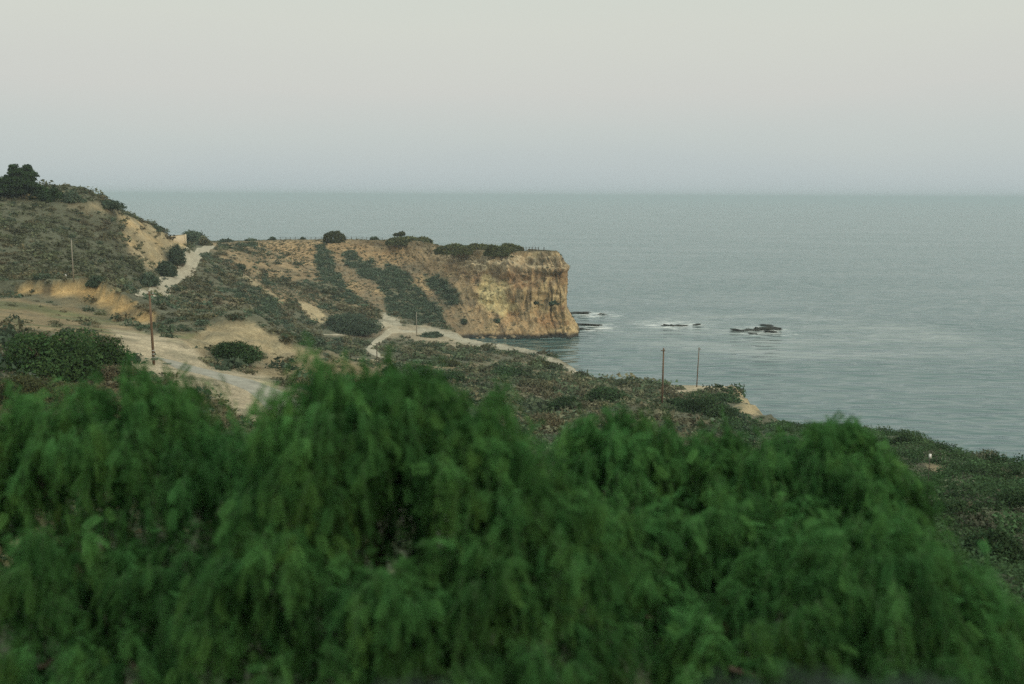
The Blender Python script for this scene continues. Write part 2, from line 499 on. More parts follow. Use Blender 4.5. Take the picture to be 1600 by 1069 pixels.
rr = 1.5 * (1.0112 ** np.arange(553))
az = np.radians(np.linspace(-38, 38, 350))
rg, ag = np.meshgrid(rr, az, indexing='ij')
gx, gy = rg * np.sin(ag), rg * np.cos(ag) - 3.0
gz = land_h(gx, gy)

# ground colours (albedo)
C_SCRUB = np.array([0.105, 0.106, 0.070]); C_DIRT = np.array([0.345, 0.29, 0.20]); C_OCHRE = np.array([0.37, 0.252, 0.115])
C_GRASS = np.array([0.205, 0.160, 0.092]); C_PALE = np.array([0.375, 0.34, 0.255]); C_TAN = np.array([0.318, 0.258, 0.155]); C_GREEN = np.array([0.075, 0.11, 0.04])
def mixc(c, col, w):
    return c * (1 - w[..., None]) + col * w[..., None]
def land_color(x, y, z):
    px, py = proj(x, y, z)
    n1 = fbm(x * 0.04, y * 0.04, 4.0, 4); n2 = fbm(x * 0.16, y * 0.16, 9.0, 3)
    c = np.broadcast_to(C_SCRUB, x.shape + (3,)).copy()
    c = mixc(c, C_GRASS * 0.8, 0.8 * sstep(0.05, 0.5, n1 + 0.5 * n2))
    c = mixc(c, np.array([0.085, 0.09, 0.058]), 0.85 * region(px, py, 'hillside', 6, 10))
    c = mixc(c, np.array([0.215, 0.158, 0.09]) * (1 + 0.35 * n2)[..., None], region(px, py, 'headsoil', 6, 12))
    c = mixc(c, C_TAN * 1.05, region(px, py, 'ridge', 2, 3))
    c = mixc(c, C_TAN, 0.8 * region(px, py, 'ridgeline', 2, 2))
    c = mixc(c, C_PALE * 0.85, region(px, py, 'peak', 3, 3))
    c = mixc(c, C_GRASS, region(px, py, 'field'))
    c = mixc(c, C_GREEN, 0.6 * region(px, py, 'field') * sstep(0.15, 0.4, fbm(x * .05, y * .12, 30., 3)))
    c = mixc(c, C_GRASS * 1.1, 0.8 * region(px, py, 'brown'))
    c = mixc(c, C_GRASS * 1.05, 0.7 * region(px, py, 'spurgrass') * sstep(-0.3, 0.2, n2))
    c = mixc(c, C_TAN * 0.9, region(px, py, 'mound'))
    c = mixc(c, C_TAN * 0.75, 0.8 * region(px, py, 'hilltan'))
    st, csd, chh = cut_step(x, y)
    k = sstep(-5.5, -3.0, csd + 1.2 * n2) * (1 - sstep(-0.1, 0.5, csd)) * sstep(0.6, 1.6, chh) * region(px, py, 'cut', 4, 6)
    oc = mixc(np.broadcast_to(C_OCHRE, x.shape + (3,)), C_TAN * 0.8, sstep(0.0, 0.35, n2 + (px - 190) / 120.))
    oc = mixc(oc, C_GRASS * 0.6, sstep(12, 6, np.abs(px - 72)) + 0.7 * sstep(0.15, 0.4, fbm(x * .2, y * .2, z * .3, 3)))
    c = c * (1 - k[..., None]) + oc * k[..., None]
    k = region(px, py, 'scar', 4, 9)
    c = mixc(c, C_TAN * 1.08, k)
    c = mixc(c, C_OCHRE, 0.5 * k * sstep(0.0, 0.3, n2))
    c = mixc(c, C_DIRT, region(px, py, 'lot', 6, 10))
    c = mixc(c, C_DIRT * 0.8, region(px, py, 'spur', 3, 7))
    c = mixc(c, C_DIRT * 0.95, region(px, py, 'clear', 3, 5))
    c = mixc(c, C_TAN * 0.75, region(px, py, 'clear2', 3, 4))
    c = mixc(c, C_PALE * 0.85, 1 - sstep(2, 6, line_d(px, py, SHORE) + 4 * fbm(px * .05, py * .05, 1., 2)))
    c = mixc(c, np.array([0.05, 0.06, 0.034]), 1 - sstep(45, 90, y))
    sd = -poly_sd(x, y, LAND)
    stp = sstep(0.5, 3.0, sd + 1.5 * n2) * sstep(180, 215, y)
    c = mixc(c, C_TAN * 1.1, stp)
    k = region(px, py, 'point', 4, 6)
    c = mixc(c, C_TAN, k * sstep(-0.2, 0.1, n2))
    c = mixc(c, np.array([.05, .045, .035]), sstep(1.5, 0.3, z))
    c = mixc(c, C_SCRUB * 0.9, 0.45 * sstep(0.1, 0.35, fbm(x * .22 + 8, y * .22, 17., 4)))
    return c * (1 + 0.22 * n2 + 0.12 * n1)[..., None]
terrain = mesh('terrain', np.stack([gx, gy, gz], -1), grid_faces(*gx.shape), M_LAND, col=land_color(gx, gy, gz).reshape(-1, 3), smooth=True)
tag(terrain, 'dry scrub covered coastal slopes and terraces falling to the sea', None, None, 'structure')

ra = np.linspace(38, 322, 72); rb = np.concatenate([np.linspace(1.5, 12, 10), np.linspace(14, 46, 14)])  # unseen rise behind the camera, added to keep light off the near trees
rg2, ag2 = np.meshgrid(rb, np.radians(ra), indexing='ij')
bx2, by2 = rg2 * np.sin(ag2), rg2 * np.cos(ag2) - 3.0
bz2 = np.where(by2 > -3, base_h(bx2, np.maximum(by2, -3)), base_h(bx2, np.full_like(by2, -3.0)) + 0.95 * np.maximum(0, -by2 - 4.0))
bz2 = np.minimum(bz2, 84.0) + 0.5 * fbm(bx2 * .2, by2 * .2, 5., 3) * sstep(4, 12, rg2)
shade_slope = mesh('hillside', np.stack([bx2, by2, bz2], -1), grid_faces(*bx2.shape), M_LAND, col=np.broadcast_to(np.array([0.06, 0.07, 0.04]), (bx2.size, 3)), smooth=True)
tag(shade_slope, 'unseen green slope added behind the viewpoint to shade the near trees', None, None, 'structure')

# ------------------------------------------------------------------ headland: a loft of slope profiles from waterline to plateau
ST = [
    [(470, 535, 330), (415, 490, 352), (362, 432, 420), (340, 400, 480), (332, 384, 545)],
    [(500, 520, 378), (425, 472, 386), (372, 425, 450), (350, 395, 520), (345, 379, 562)],
    [(575, 512, 412), (510, 465, 450), (462, 420, 500), (442, 392, 540), (432, 375, 566)],
    [(632, 512, 432), (582, 464, 470), (540, 418, 515), (520, 388, 545), (512, 374, 560)],
    [(702, 520, 446), (665, 468, 480), (628, 420, 516), (604, 392, 540), (592, 375, 549)],
    [(746, 528, 451), (716, 478, 474), (690, 432, 500), (664, 396, 522), (652, 377, 534)],
    [(792, 525, 452), (764, 488, 466), (742, 442, 482), (722, 406, 500), (706, 387, 512)],
    [(830, 522, 455), (806, 490, 463), (795, 446, 470), (782, 410, 482), (768, 391, 494)],
    [(868, 521, 456), (850, 492, 463), (846, 446, 468), (842, 412, 473), (832, 392, 484)],
    [(899, 519, 458), (880, 484, 464), (877, 440, 467), (873, 412, 469), (862, 392, 478)],
    [(905, 515, 472), (887, 482, 472), (888, 436, 473), (892, 414, 474), (870, 392, 483)],
    [(903, 509, 492), (886, 480, 487), (886, 440, 485), (884, 412, 484), (868, 391.5, 489)],
    [(892, 500, 520), (876, 472, 515), (872, 430, 510), (866, 410, 506), (862, 391, 502)],
    [(860, 496, 560), (846, 462, 553), (838, 425, 548), (830, 402, 542), (826, 389, 538)],
]
FAR = [(325, 700), (330, 680), (420, 640), (500, 625), (580, 612), (640, 600), (695, 585), (760, 565), (820, 535), (848, 514), (852, 506), (852, 506), (848, 514), (815, 545)]
prof = []
for st, (fx, fy) in zip(ST, FAR):
    q = [P(*c) for c in st]
    b = q[0].copy(); b[2] = min(b[2], 0) - 5; b[1] -= 2
    top = q[-1]
    fp = np.array([P(fx, 380, fy)[0], fy, top[2] - 6.0])
    dn = fp + np.array([0.0, 14.0, -44.0])
    prof.append([b] + q + [top * 0.6 + fp * 0.4 + np.array([0, 0, 0.4]), fp, dn])
prof = np.array(prof)                                              # stations x 9 x 3
def cr_interp(a, t, axis0=True):
    n = len(a)
    i = np.clip(np.floor(t).astype(int), 0, n - 2); f = (t - i)
    f = f.reshape(f.shape + (1,) * (a.ndim - 1))
    p0, p1, p2, p3 = a[np.maximum(i - 1, 0)], a[i], a[i + 1], a[np.minimum(i + 2, n - 1)]
    return 0.5 * (2 * p1 + (p2 - p0) * f + (2 * p0 - 5 * p1 + 4 * p2 - p3) * f ** 2 + (3 * p1 - p0 - 3 * p2 + p3) * f ** 3)
NU = 580
uu = np.linspace(0, len(ST) - 1, NU)
L = cr_interp(prof, uu)                                            # NU x 9 x 3
vv = np.concatenate([np.linspace(0, 1, 9)[:-1], np.linspace(1, 5, 140)[:-1], np.linspace(5, 6, 14)[:-1], np.linspace(6, 8, 10)])
LV = cr_interp(np.swapaxes(L, 0, 1), np.minimum(vv, 7.999))        # NV x NU x 3
LIN = np.swapaxes(L, 0, 1)
iv = np.clip(np.floor(vv).astype(int), 0, 7); fv = (vv - iv)[:, None, None]
lin = LIN[iv] * (1 - fv) + LIN[iv + 1] * fv
Hd = 0.35 * LV + 0.65 * lin                                         # keep the brow of the cliff crisp
ug = np.broadcast_to(uu[None], Hd.shape[:2]); vg = np.broadcast_to(vv[:, None], Hd.shape[:2])
du = np.gradient(Hd, axis=1); dv = np.gradient(Hd, axis=0)
nm = np.cross(du, dv); nm /= np.linalg.norm(nm, axis=-1, keepdims=True) + 1e-9
cliff = sstep(4.3, 6.2, ug)                                        # left: vegetated slope, right: bare rock face
face = sstep(0.2, 1.0, vg) * (1 - sstep(4.6, 5.1, vg))
X, Y, Z = Hd[..., 0], Hd[..., 1], Hd[..., 2]
gul = 1 - np.abs(noise(ug * 2.1 + 0.4 * noise(ug * 2, vg * 1.2), vg * 0.45, 3.3))
gul2 = 1 - np.abs(noise(ug * 6.0 + 0.3 * noise(ug * 5, vg * 3), vg * 0.8, 8.3))
disp = 2.2 * fbm(X * 0.03, Z * 0.04, Y * 0.03, 3) - (2.6 - 1.3 * cliff) * gul ** 4 - (0.9 - 0.5 * cliff) * gul2 ** 3
strata = noise(Z * 0.42 + 0.8 * fbm(X * 0.03, Y * 0.03, Z * 0.02, 2), X * 0.012, Y * 0.012)
col_n = 1 - np.abs(noise(ug * 14 + 0.5 * noise(ug * 9, vg * 4), vg * 0.9, 1.7))
colm = sstep(3.0, 3.6, vg) * 0.8 + 0.35
strat2 = noise(Z * 1.3 + 1.2 * fbm(X * 0.06, Y * 0.06, Z * 0.03, 2), X * 0.03, Y * 0.03 + 40)
bed = 0.25 + 0.75 * sstep(3.0, 3.5, vg)
rill = 1 - np.abs(fbm(X * 0.11 + 0.03 * Z * fbm(X * .02, Y * .02, Z * .05, 2), Y * 0.11, Z * 0.022, 3)) * 1.6
rill2 = np.where(cliff > 0.5, 1 - np.abs(fbm(X * 0.33, Y * 0.33, Z * 0.06, 3)) * 1.6, 1 - np.abs(fbm(ug * 13.0, vg * 1.6, 2.5, 3)) * 1.6)
disp = disp + cliff * (1.0 * bed * np.tanh(strata * 2.5) + 0.55 * bed * np.tanh(strat2 * 3) - 0.6 * colm * col_n ** 4 - 1.6 * np.clip(rill, 0, 1) ** 3 - 0.6 * np.clip(rill2, 0, 1) ** 3
                       + 3.2 * fbm(X * 0.14, Y * 0.14, Z * 0.13, 5) + 0.9 * fbm(X * 0.5, Y * 0.5, Z * 0.45, 3))
disp = disp + (1 - cliff) * (-1.0 * np.clip(rill2, 0, 1) ** 3)
crack = np.exp(-((ug - 9.35 - 0.06 * np.sin(vg * 5)) / 0.035) ** 2) + 0.7 * np.exp(-((ug - 8.3 - 0.1 * np.sin(vg * 3)) / 0.04) ** 2) * sstep(3.5, 2.5, vg)
disp = disp - 2.6 * cliff * crack * sstep(1.2, 2.0, vg)
disp = disp + (1 - cliff) * 0.7 * fbm(X * 0.12, Y * 0.12, Z * 0.12, 3)
blk = noise(X * 0.35, Z * 0.28, Y * 0.35)
disp = disp + cliff * 0.7 * np.sign(blk) * np.abs(blk) ** 0.5
out = nm * -1 if (nm[80, NU // 2] @ np.array([0.2, -1, 0.4])) < 0 else nm
amp = face * (0.55 + 0.45 * cliff) * (1 - 0.75 * sstep(9.5, 10.5, ug))
Hd = Hd + out * (disp * amp)[..., None]
Hd[..., 2] += (1 - face) * sstep(4.6, 5.3, vg) * 0.35 * fbm(X * 0.09, Y * 0.09, 3.0, 3)
X, Y, Z = Hd[..., 0], Hd[..., 1], Hd[..., 2]
hpx, hpy = proj(X, Y, Z)

# dark green growth on the slopes, bare rock elsewhere, by photograph pixel
GREENS = [[(493, 379), (519, 383), (521, 422), (530, 435), (547, 455), (565, 472), (545, 472), (528, 455), (497, 435), (493, 408)],
          [(537, 398), (555, 398), (582, 408), (604, 426), (620, 439), (620, 463), (604, 472), (588, 447), (565, 430), (553, 418)],
          [(600, 410), (621, 414), (634, 429), (651, 440), (664, 459), (683, 474), (696, 499), (693, 510), (670, 516), (621, 506), (604, 489), (600, 467)],
          [(655, 423), (685, 429), (702, 442), (713, 459), (716, 472), (702, 480), (685, 465), (670, 450), (659, 436)],
          [(310, 416), (331, 428), (378, 459), (432, 482), (440, 505), (415, 496), (382, 472), (341, 455), (316, 430)],
          [(479, 461), (502, 472), (535, 484), (518, 488), (497, 480)]]
PALE = [(742, 440), (775, 436), (792, 452), (800, 480), (790, 505), (765, 490), (750, 468)]
def green_w(px, py, soft=5):
    g = np.zeros(px.shape)
    for q in GREENS:
        g = np.maximum(g, sstep(-soft, soft, poly_sd(px, py, q) + 11 * fbm(px * 0.06, py * 0.07, 2.0, 5)))
    return g
def head_color(px, py, X, Y, Z, ug, vg, cliff):
    n1 = fbm(X * 0.06, Y * 0.06, Z * 0.06, 4); n2 = fbm(X * 0.3, Y * 0.3, Z * 0.2, 3); n3 = fbm(X * .5, Y * .5, Z * .05, 3)
    rock = np.broadcast_to(np.array([0.365, 0.262, 0.145]), X.shape + (3,)).copy()
    rock = mixc(rock, np.array([0.40, 0.305, 0.165]), sstep(-0.1, 0.3, n1))
    rock = mixc(rock, np.array([0.315, 0.195, 0.10]), sstep(0.05, 0.35, fbm(X * 0.05 + 9, Y * 0.05, Z * 0.12, 3)))
    band = sstep(2.6, 3.2, vg + 0.3 * n1) * (1 - sstep(3.5, 4.0, vg + 0.3 * n1))
    rock = mixc(rock, np.array([0.205, 0.135, 0.078]), 0.85 * band * sstep(-0.35, 0.15, n3))      # brown streaked bed
    capb = sstep(3.4, 3.9, vg + 0.3 * n1) * (1 - sstep(4.5, 4.9, vg + 0.2 * n2))
    rock = mixc(rock, np.array([0.40, 0.33, 0.215]), 0.8 * capb)                                  # pale columnar bed
    rock = mixc(rock, np.array([0.20, 0.15, 0.09]), 0.7 * capb * sstep(0.08, 0.3, n3))
    pale = sstep(-7, 7, poly_sd(px, py, PALE) + 16 * fbm(px * .05, py * .05, 3., 3))
    rock = mixc(rock, np.array([0.50, 0.415, 0.215]), 0.9 * pale)
    rock = mixc(rock, np.array([0.13, 0.10, 0.065]), 0.75 * sstep(0.16, 0.36, fbm(X * .24 + 5, Y * .24, Z * .14, 4)) * (1 - 0.6 * pale))
    rock = mixc(rock, np.array([0.16, 0.135, 0.085]), 0.7 * sstep(0.22, 0.45, n2) * (1 - pale))      # ledges with dry growth
    soil = np.broadcast_to(np.array([0.205, 0.152, 0.090]), X.shape + (3,)).copy()
    soil = mixc(soil, np.array([0.30, 0.215, 0.118]), sstep(0.05, 0.45, n1 + 0.5 * n2))
    soil = mixc(soil, np.array([0.15, 0.125, 0.08]), sstep(0.0, 0.4, -n1 + 0.6 * n2))
    soil = mixc(soil, np.array([0.31, 0.205, 0.105]), 0.6 * sstep(3.2, 3.8, vg) * (1 - sstep(4.3, 4.7, vg)))
    low = sstep(2.4, 1.2, vg + 0.6 * n1) * sstep(3.6, 2.2, ug)
    soil = mixc(soil, C_SCRUB, 0.8 * low)
    c = soil * (1 - cliff[..., None]) + rock * cliff[..., None]
    c = mixc(c, np.array([0.085, 0.09, 0.058]), 0.9 * green_w(px, py))
    c = mixc(c, C_TAN * 1.05, region(px, py, 'ridge', 2, 3))
    c = mixc(c, C_TAN, 0.8 * region(px, py, 'ridgeline', 2, 2))
    topw = sstep(4.75, 5.0, vg)
    c = mixc(c, C_GRASS * 0.75, topw)
    wet = sstep(2.2, 0.8, Z + 0.6 * n2)
    c = mixc(c, np.array([0.035, 0.032, 0.025]), wet)
    return c * (1 + 0.22 * n2)[..., None]
hcol = head_color(hpx, hpy, X, Y, Z, ug, vg, cliff)
headland = mesh('headland', Hd.reshape(-1, 3), grid_faces(*Hd.shape[:2]), M_CLIFF, col=hcol.reshape(-1, 3), smooth=False)
tag(headland, 'ochre sea cliff headland with flat top and scrub slope', None, None, 'structure')

def bvh_of(ob):
    me = ob.data
    V = np.empty(len(me.vertices) * 3, np.float32); me.vertices.foreach_get('co', V)
    n = len(me.polygons)
    Fi = np.empty(n * 4, np.int32); me.loops.foreach_get('vertex_index', Fi)
    return BVHTree.FromPolygons(V.reshape(-1, 3).tolist(), Fi.reshape(-1, 4).tolist())
BV_T, BV_H = bvh_of(terrain), bvh_of(headland)
def hit(px, py, far=3000.0):
    """where the pixel's ray meets land"""
    o, d = Vector(CAM.tolist()), Vector(ray(px, py).tolist())
    best = None
    for b in (BV_T, BV_H):
        h = b.ray_cast(o, d, far)
        if h[0] is not None and (best is None or h[3] < best[1]):
            best = (np.array(h[0]), h[3])
    return best[0] if best else None
def ground(x, y, top=200.0):
    zs = [h[0].z for b in (BV_T, BV_H) for h in [b.ray_cast(Vector((x, y, top)), Vector((0, 0, -1)))] if h[0] is not None]
    return max(zs) if zs else 0.0

# ------------------------------------------------------------------ roads and paths
def spline(pts, n):
    pts = np.asarray(pts, float)
    return cr_interp(pts, np.linspace(0, len(pts) - 1, n))
def road(name, pix, width, col, label, lift=0.10, n=90, seed=0, taper=(0.0, 0.0)):
    q = [hit(*p) for p in pix]
    q = np.array([p[:2] for p in q if p is not None])
    if len(q) > 4:
        q[1:-1] = 0.25 * q[:-2] + 0.5 * q[1:-1] + 0.25 * q[2:]
    c = spline(q, n)
    t = np.gradient(c, axis=0); t /= np.linalg.norm(t, axis=1, keepdims=True) + 1e-9
    nrm = np.stack([-t[:, 1], t[:, 0]], -1)
    m = 13
    w = width * (1 + 0.14 * fbm(np.arange(n) * 0.09, seed + 0.5, 0, 3))
    e = np.linspace(0, 1, n)
    w = w * np.clip(sstep(-0.02, taper[0] + 1e-4, e), 0.12, 1) * np.clip(sstep(-0.02, taper[1] + 1e-4, 1 - e), 0.12, 1)
    if np.ndim(width) == 0:
        w = w * np.ones(n)
    a = np.linspace(-0.5, 0.5, m)
    xy = c[:, None] + nrm[:, None] * (a[None, :, None] * w[:, None, None])
    jit = fbm(xy[..., 0] * 0.5, xy[..., 1] * 0.5, seed, 2)
    z = np.array([[ground(x, y) for x, y in row] for row in xy])
    z = z + lift - 0.5 * (np.abs(a)[None] > 0.47)
    cc = np.broadcast_to(np.asarray(col), z.shape + (3,)) * (1 + 0.12 * jit - 0.10 * np.exp(-((np.abs(a) - 0.22) / 0.07) ** 2)[None])[..., None]
    o = mesh(name, np.concatenate([xy, z[..., None]], -1), grid_faces(n, m), M_ROAD, col=cc.reshape(-1, 3), smooth=True)
    return tag(o, label, None, None, 'structure')
road('dirt_road', ROADS['upper'], 6.8, C_PALE * 0.82, 'pale dirt road climbing from the slope onto the headland', 0.15, 110, 1, (0.12, 0.0))
road('dirt_path', ROADS['spur'], 5.5, C_PALE * 0.85, 'broad pale dirt path along the low spur by the cove', 0.12, 90, 2, (0.3, 0.2))
road('dirt_path', ROADS['loop'], 3.6, C_PALE * 0.85, 'curved pale dirt path looping down from the low spur', 0.14, 80, 3, (0.0, 0.25))
road('dirt_path', ROADS['low'], 2.2, C_DIRT, 'narrow tan footpath crossing the scrub below the short dark post', 0.10, 60, 4)
road('paved_road', [(238, 557), (268, 565), (305, 576), (345, 588), (385, 601), (425, 616), (480, 650), (560, 720), (660, 800), (760, 860)], 6.0, np.array([0.255, 0.245, 0.205]),
     'worn grey road across the pale dirt lot', 0.08, 150, 5, (0.28, 0.12))

# ------------------------------------------------------------------ sea
m, n, l, b = new_mat('sea water')
geo = n.new('ShaderNodeNewGeometry')
def sea_noise(sx, sy, scale, detail, rot=0.0, rough=0.55):
    mp = n.new('ShaderNodeMapping'); mp.inputs['Scale'].default_value = (sx, sy, 1); mp.inputs['Rotation'].default_value = (0, 0, rot)
    l.new(geo.outputs['Position'], mp.inputs[0])
    return tex_noise(n, l, scale, detail, mp.outputs[0], rough)
def mth(op, a, bb, clamp=False):
    x = n.new('ShaderNodeMath'); x.operation = op; x.use_clamp = clamp
    for i, v in enumerate((a, bb)):
        if isinstance(v, (int, float)): x.inputs[i].default_value = v
        else: l.new(v, x.inputs[i])
    return x.outputs[0]
def mrange(v, a, bb, c, d):
    x = n.new('ShaderNodeMapRange')
    for i, k in enumerate((a, bb, c, d)): x.inputs[i + 1].default_value = k
    l.new(v, x.inputs[0]); return x.outputs[0]
w1 = sea_noise(0.42, 1.0, 0.17, 1.0, 0.12, 0.4)
w2 = sea_noise(0.7, 1.0, 0.75, 4.0, -0.2)
w3 = sea_noise(0.6, 1.0, 0.05, 2.0, 0.1)
slick = sea_noise(0.35, 1.0, 0.011, 5.0, 0.15)
calm = mrange(slick.outputs['Fac'], 0.40, 0.62, 1.0, 0.45)
h = mth('ADD', mth('MULTIPLY', w1.outputs['Fac'], 3.0), mth('MULTIPLY', w2.outputs['Fac'], 0.08))
h = mth('MULTIPLY', h, calm)
h = mth('ADD', h, mth('MULTIPLY', w3.outputs['Fac'], 0.9))
bp = n.new('ShaderNodeBump'); bp.inputs['Strength'].default_value = 1.0; bp.inputs['Distance'].default_value = 1.0
l.new(h, bp.inputs['Height'])
l.new(bp.outputs[0], b.inputs['Normal'])
b.inputs['IOR'].default_value = 1.333
b.inputs['Roughness'].default_value = 0.12
# foam where swell breaks over the reefs and along the cliff foot
FOAM = [(1190, 517, 75, 11), (1050, 508, 85, 12), (930, 492, 60, 9), (935, 512, 50, 11), (850, 524, 70, 6)]
foam = None
sep = n.new('ShaderNodeSeparateXYZ'); l.new(geo.outputs['Position'], sep.inputs[0])
for fx, fy, rx, ry in FOAM:
    d0 = ray(fx, fy); c0 = CAM - d0 * (65.0 / d0[2])
    d1 = ray(fx, fy - ry); c1 = CAM - d1 * (65.0 / d1[2])
    RX = rx / F * c0[1]; RY = abs(c1[1] - c0[1])
    ex = mth('POWER', mth('ABSOLUTE', mth('DIVIDE', mth('SUBTRACT', sep.outputs['X'], float(c0[0])), float(RX)), 0), 2.0)
    ey = mth('POWER', mth('ABSOLUTE', mth('DIVIDE', mth('SUBTRACT', sep.outputs['Y'], float(c0[1])), float(RY)), 0), 2.0)
    f0 = mth('SUBTRACT', 1.0, mth('ADD', ex, ey), True)
    foam = f0 if foam is None else mth('MAXIMUM', foam, f0)
fn = sea_noise(0.45, 1.0, 0.30, 8.0, 0.1, 0.75)
foam = mth('MULTIPLY', mrange(mth('ADD', fn.outputs['Fac'], mth('MULTIPLY', foam, 0.20)), 0.63, 0.76, 0.0, 1.0), mrange(foam, 0.0, 0.25, 0.0, 0.9))
# pale sheen of calm water around the reefs, painted into the sea colour
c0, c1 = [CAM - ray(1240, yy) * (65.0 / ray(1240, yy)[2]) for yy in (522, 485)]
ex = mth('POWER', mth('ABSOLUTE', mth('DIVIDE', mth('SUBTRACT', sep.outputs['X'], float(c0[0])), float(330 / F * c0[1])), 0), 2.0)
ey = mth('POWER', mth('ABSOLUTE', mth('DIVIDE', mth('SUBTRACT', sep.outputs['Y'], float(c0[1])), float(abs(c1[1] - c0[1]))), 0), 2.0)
sheen = mth('SUBTRACT', 1.0, mth('ADD', ex, ey), True)
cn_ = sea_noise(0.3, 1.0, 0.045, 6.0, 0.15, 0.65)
sheen = mth('MULTIPLY', mrange(sheen, 0.0, 0.5, 0.0, 1.0), mrange(cn_.outputs['Fac'], 0.40, 0.60, 0.15, 1.0))
mw = n.new('ShaderNodeMix'); mw.data_type = 'RGBA'
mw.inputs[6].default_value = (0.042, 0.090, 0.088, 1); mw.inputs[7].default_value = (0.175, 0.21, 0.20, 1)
l.new(mth('MULTIPLY', sheen, 0.75), mw.inputs[0])
mx = n.new('ShaderNodeMix'); mx.data_type = 'RGBA'
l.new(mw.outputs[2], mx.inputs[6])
mx.inputs[6].default_value = (0.042, 0.090, 0.088, 1); mx.inputs[7].default_value = (0.62, 0.64, 0.61, 1)
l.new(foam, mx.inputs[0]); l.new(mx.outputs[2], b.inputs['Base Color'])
M_SEA = m
SR = 40000.0
th = np.linspace(0, 2 * math.pi, 97)[:-1]
rad = np.array([60, 200, 500, 1200, 4000, 12000, SR])
sv = np.concatenate([np.zeros((1, 3))] + [np.stack([r * np.cos(th), r * np.sin(th), 0 * th], -1) for r in rad])
tri = np.array([[0, 1 + k, 1 + (k + 1) % 96] for k in range(96)])
qd = np.array([[1 + a * 96 + k, 1 + (a + 1) * 96 + k, 1 + (a + 1) * 96 + (k + 1) % 96, 1 + a * 96 + (k + 1) % 96] for a in range(len(rad) - 1) for k in range(96)])
sea = mesh('sea', sv, [tri, qd], M_SEA)
tag(sea, 'rippled grey green sea reaching to the hazy horizon', None, None, 'structure')

def sea_pt(px, py):
    d = ray(px, py); return CAM - d * (65.0 / d[2])
# ------------------------------------------------------------------ sea rocks and boulders
def rock_obj(name, loc, size, seed, mat, parent=None, sub=3, amp=0.35):
    bm = bmesh.new()
    bmesh.ops.create_icosphere(bm, subdivisions=sub, radius=1.0)
    V = np.array([v.co[:] for v in bm.verts]); Fc = np.array([[v.index for v in f.verts] for f in bm.faces])
    bm.free()
    s = seed * 7.31
    d = 1 + amp * 1.6 * fbm(V[:, 0] * 1.3 + s, V[:, 1] * 1.3, V[:, 2] * 1.3, 4) + amp * 0.5 * np.sign(noise(V[:, 0] * 2.3, V[:, 1] * 2.3 + s, V[:, 2] * 2.3))
    V = V * d[:, None] * np.asarray(size)
    o = mesh(name, V, Fc, mat, parent)
    if parent is None:
        o.location = tuple(float(q) for q in loc)
    return o
REEF = [(1161, 517, 30, 5, 'long low dark reef rock at the near end of the wave-washed offshore cluster'),
        (1184, 515, 42, 8, 'tallest dark rock in the middle of the offshore reef cluster'),
        (1203, 519, 18, 4, 'small flat dark rock at the seaward right end of the offshore reef cluster'),
        (1196, 509, 16, 4, 'small dark rock just behind the tallest offshore reef rock'),
        (1177, 522, 12, 3, 'tiny dark rock in front of the tallest offshore reef rock'),
        (1050, 509, 30, 4, 'low dark reef rock awash between the cliff tip and the offshore cluster'),
        (1090, 508, 14, 3, 'small dark reef rock awash nearer the offshore cluster'),
        (909, 489, 34, 5, 'long flat dark rock shelf in the sea behind the cliff tip'),
        (942, 491, 14, 3, 'small dark rock beyond the end of the long flat rock shelf'),
        (920, 508, 36, 4, 'flat dark rock ledge running out from the foot of the cliff tip'),
        (915, 515, 14, 5, 'small pointed dark rock just off the cliff tip')]
for i, (px, py, w, hh, lab) in enumerate(REEF):
    c = sea_pt(px, py); k = c[1] / F
    o = rock_obj('sea_rock', (c[0], c[1], -0.15), (w * k / 2, max(1.6, w * k * 0.25), hh * k * 0.42), i + 3, M_ROCK, amp=0.9)
    tag(o, lab, 'rock', 'dark rocks awash off the headland')
rng = np.random.default_rng(5)
for i in range(26):
    px = 742 + i * 6.3 + rng.uniform(-2, 2)
    j = np.argmin(np.abs(hpx[8, :520] - px) + 0 * uu[:520])
    row = Hd[:60, j]
    q = row[np.argmin(np.abs(row[:, 2] - 0.2))]
    s = rng.uniform(0.7, 1.7)
    o = rock_obj('boulder', (q[0] + rng.uniform(-1, 1), q[1] - rng.uniform(0.6, 2.2), 0.1), (s, s * rng.uniform(.7, 1), s * rng.uniform(.5, .8)), 40 + i, M_ROCK if rng.random() < 0.75 else M_BOULDER, sub=2)
    tag(o, 'wet boulder lying along the waterline at the foot of the sea cliff', 'boulder', 'boulders at the foot of the cliff')

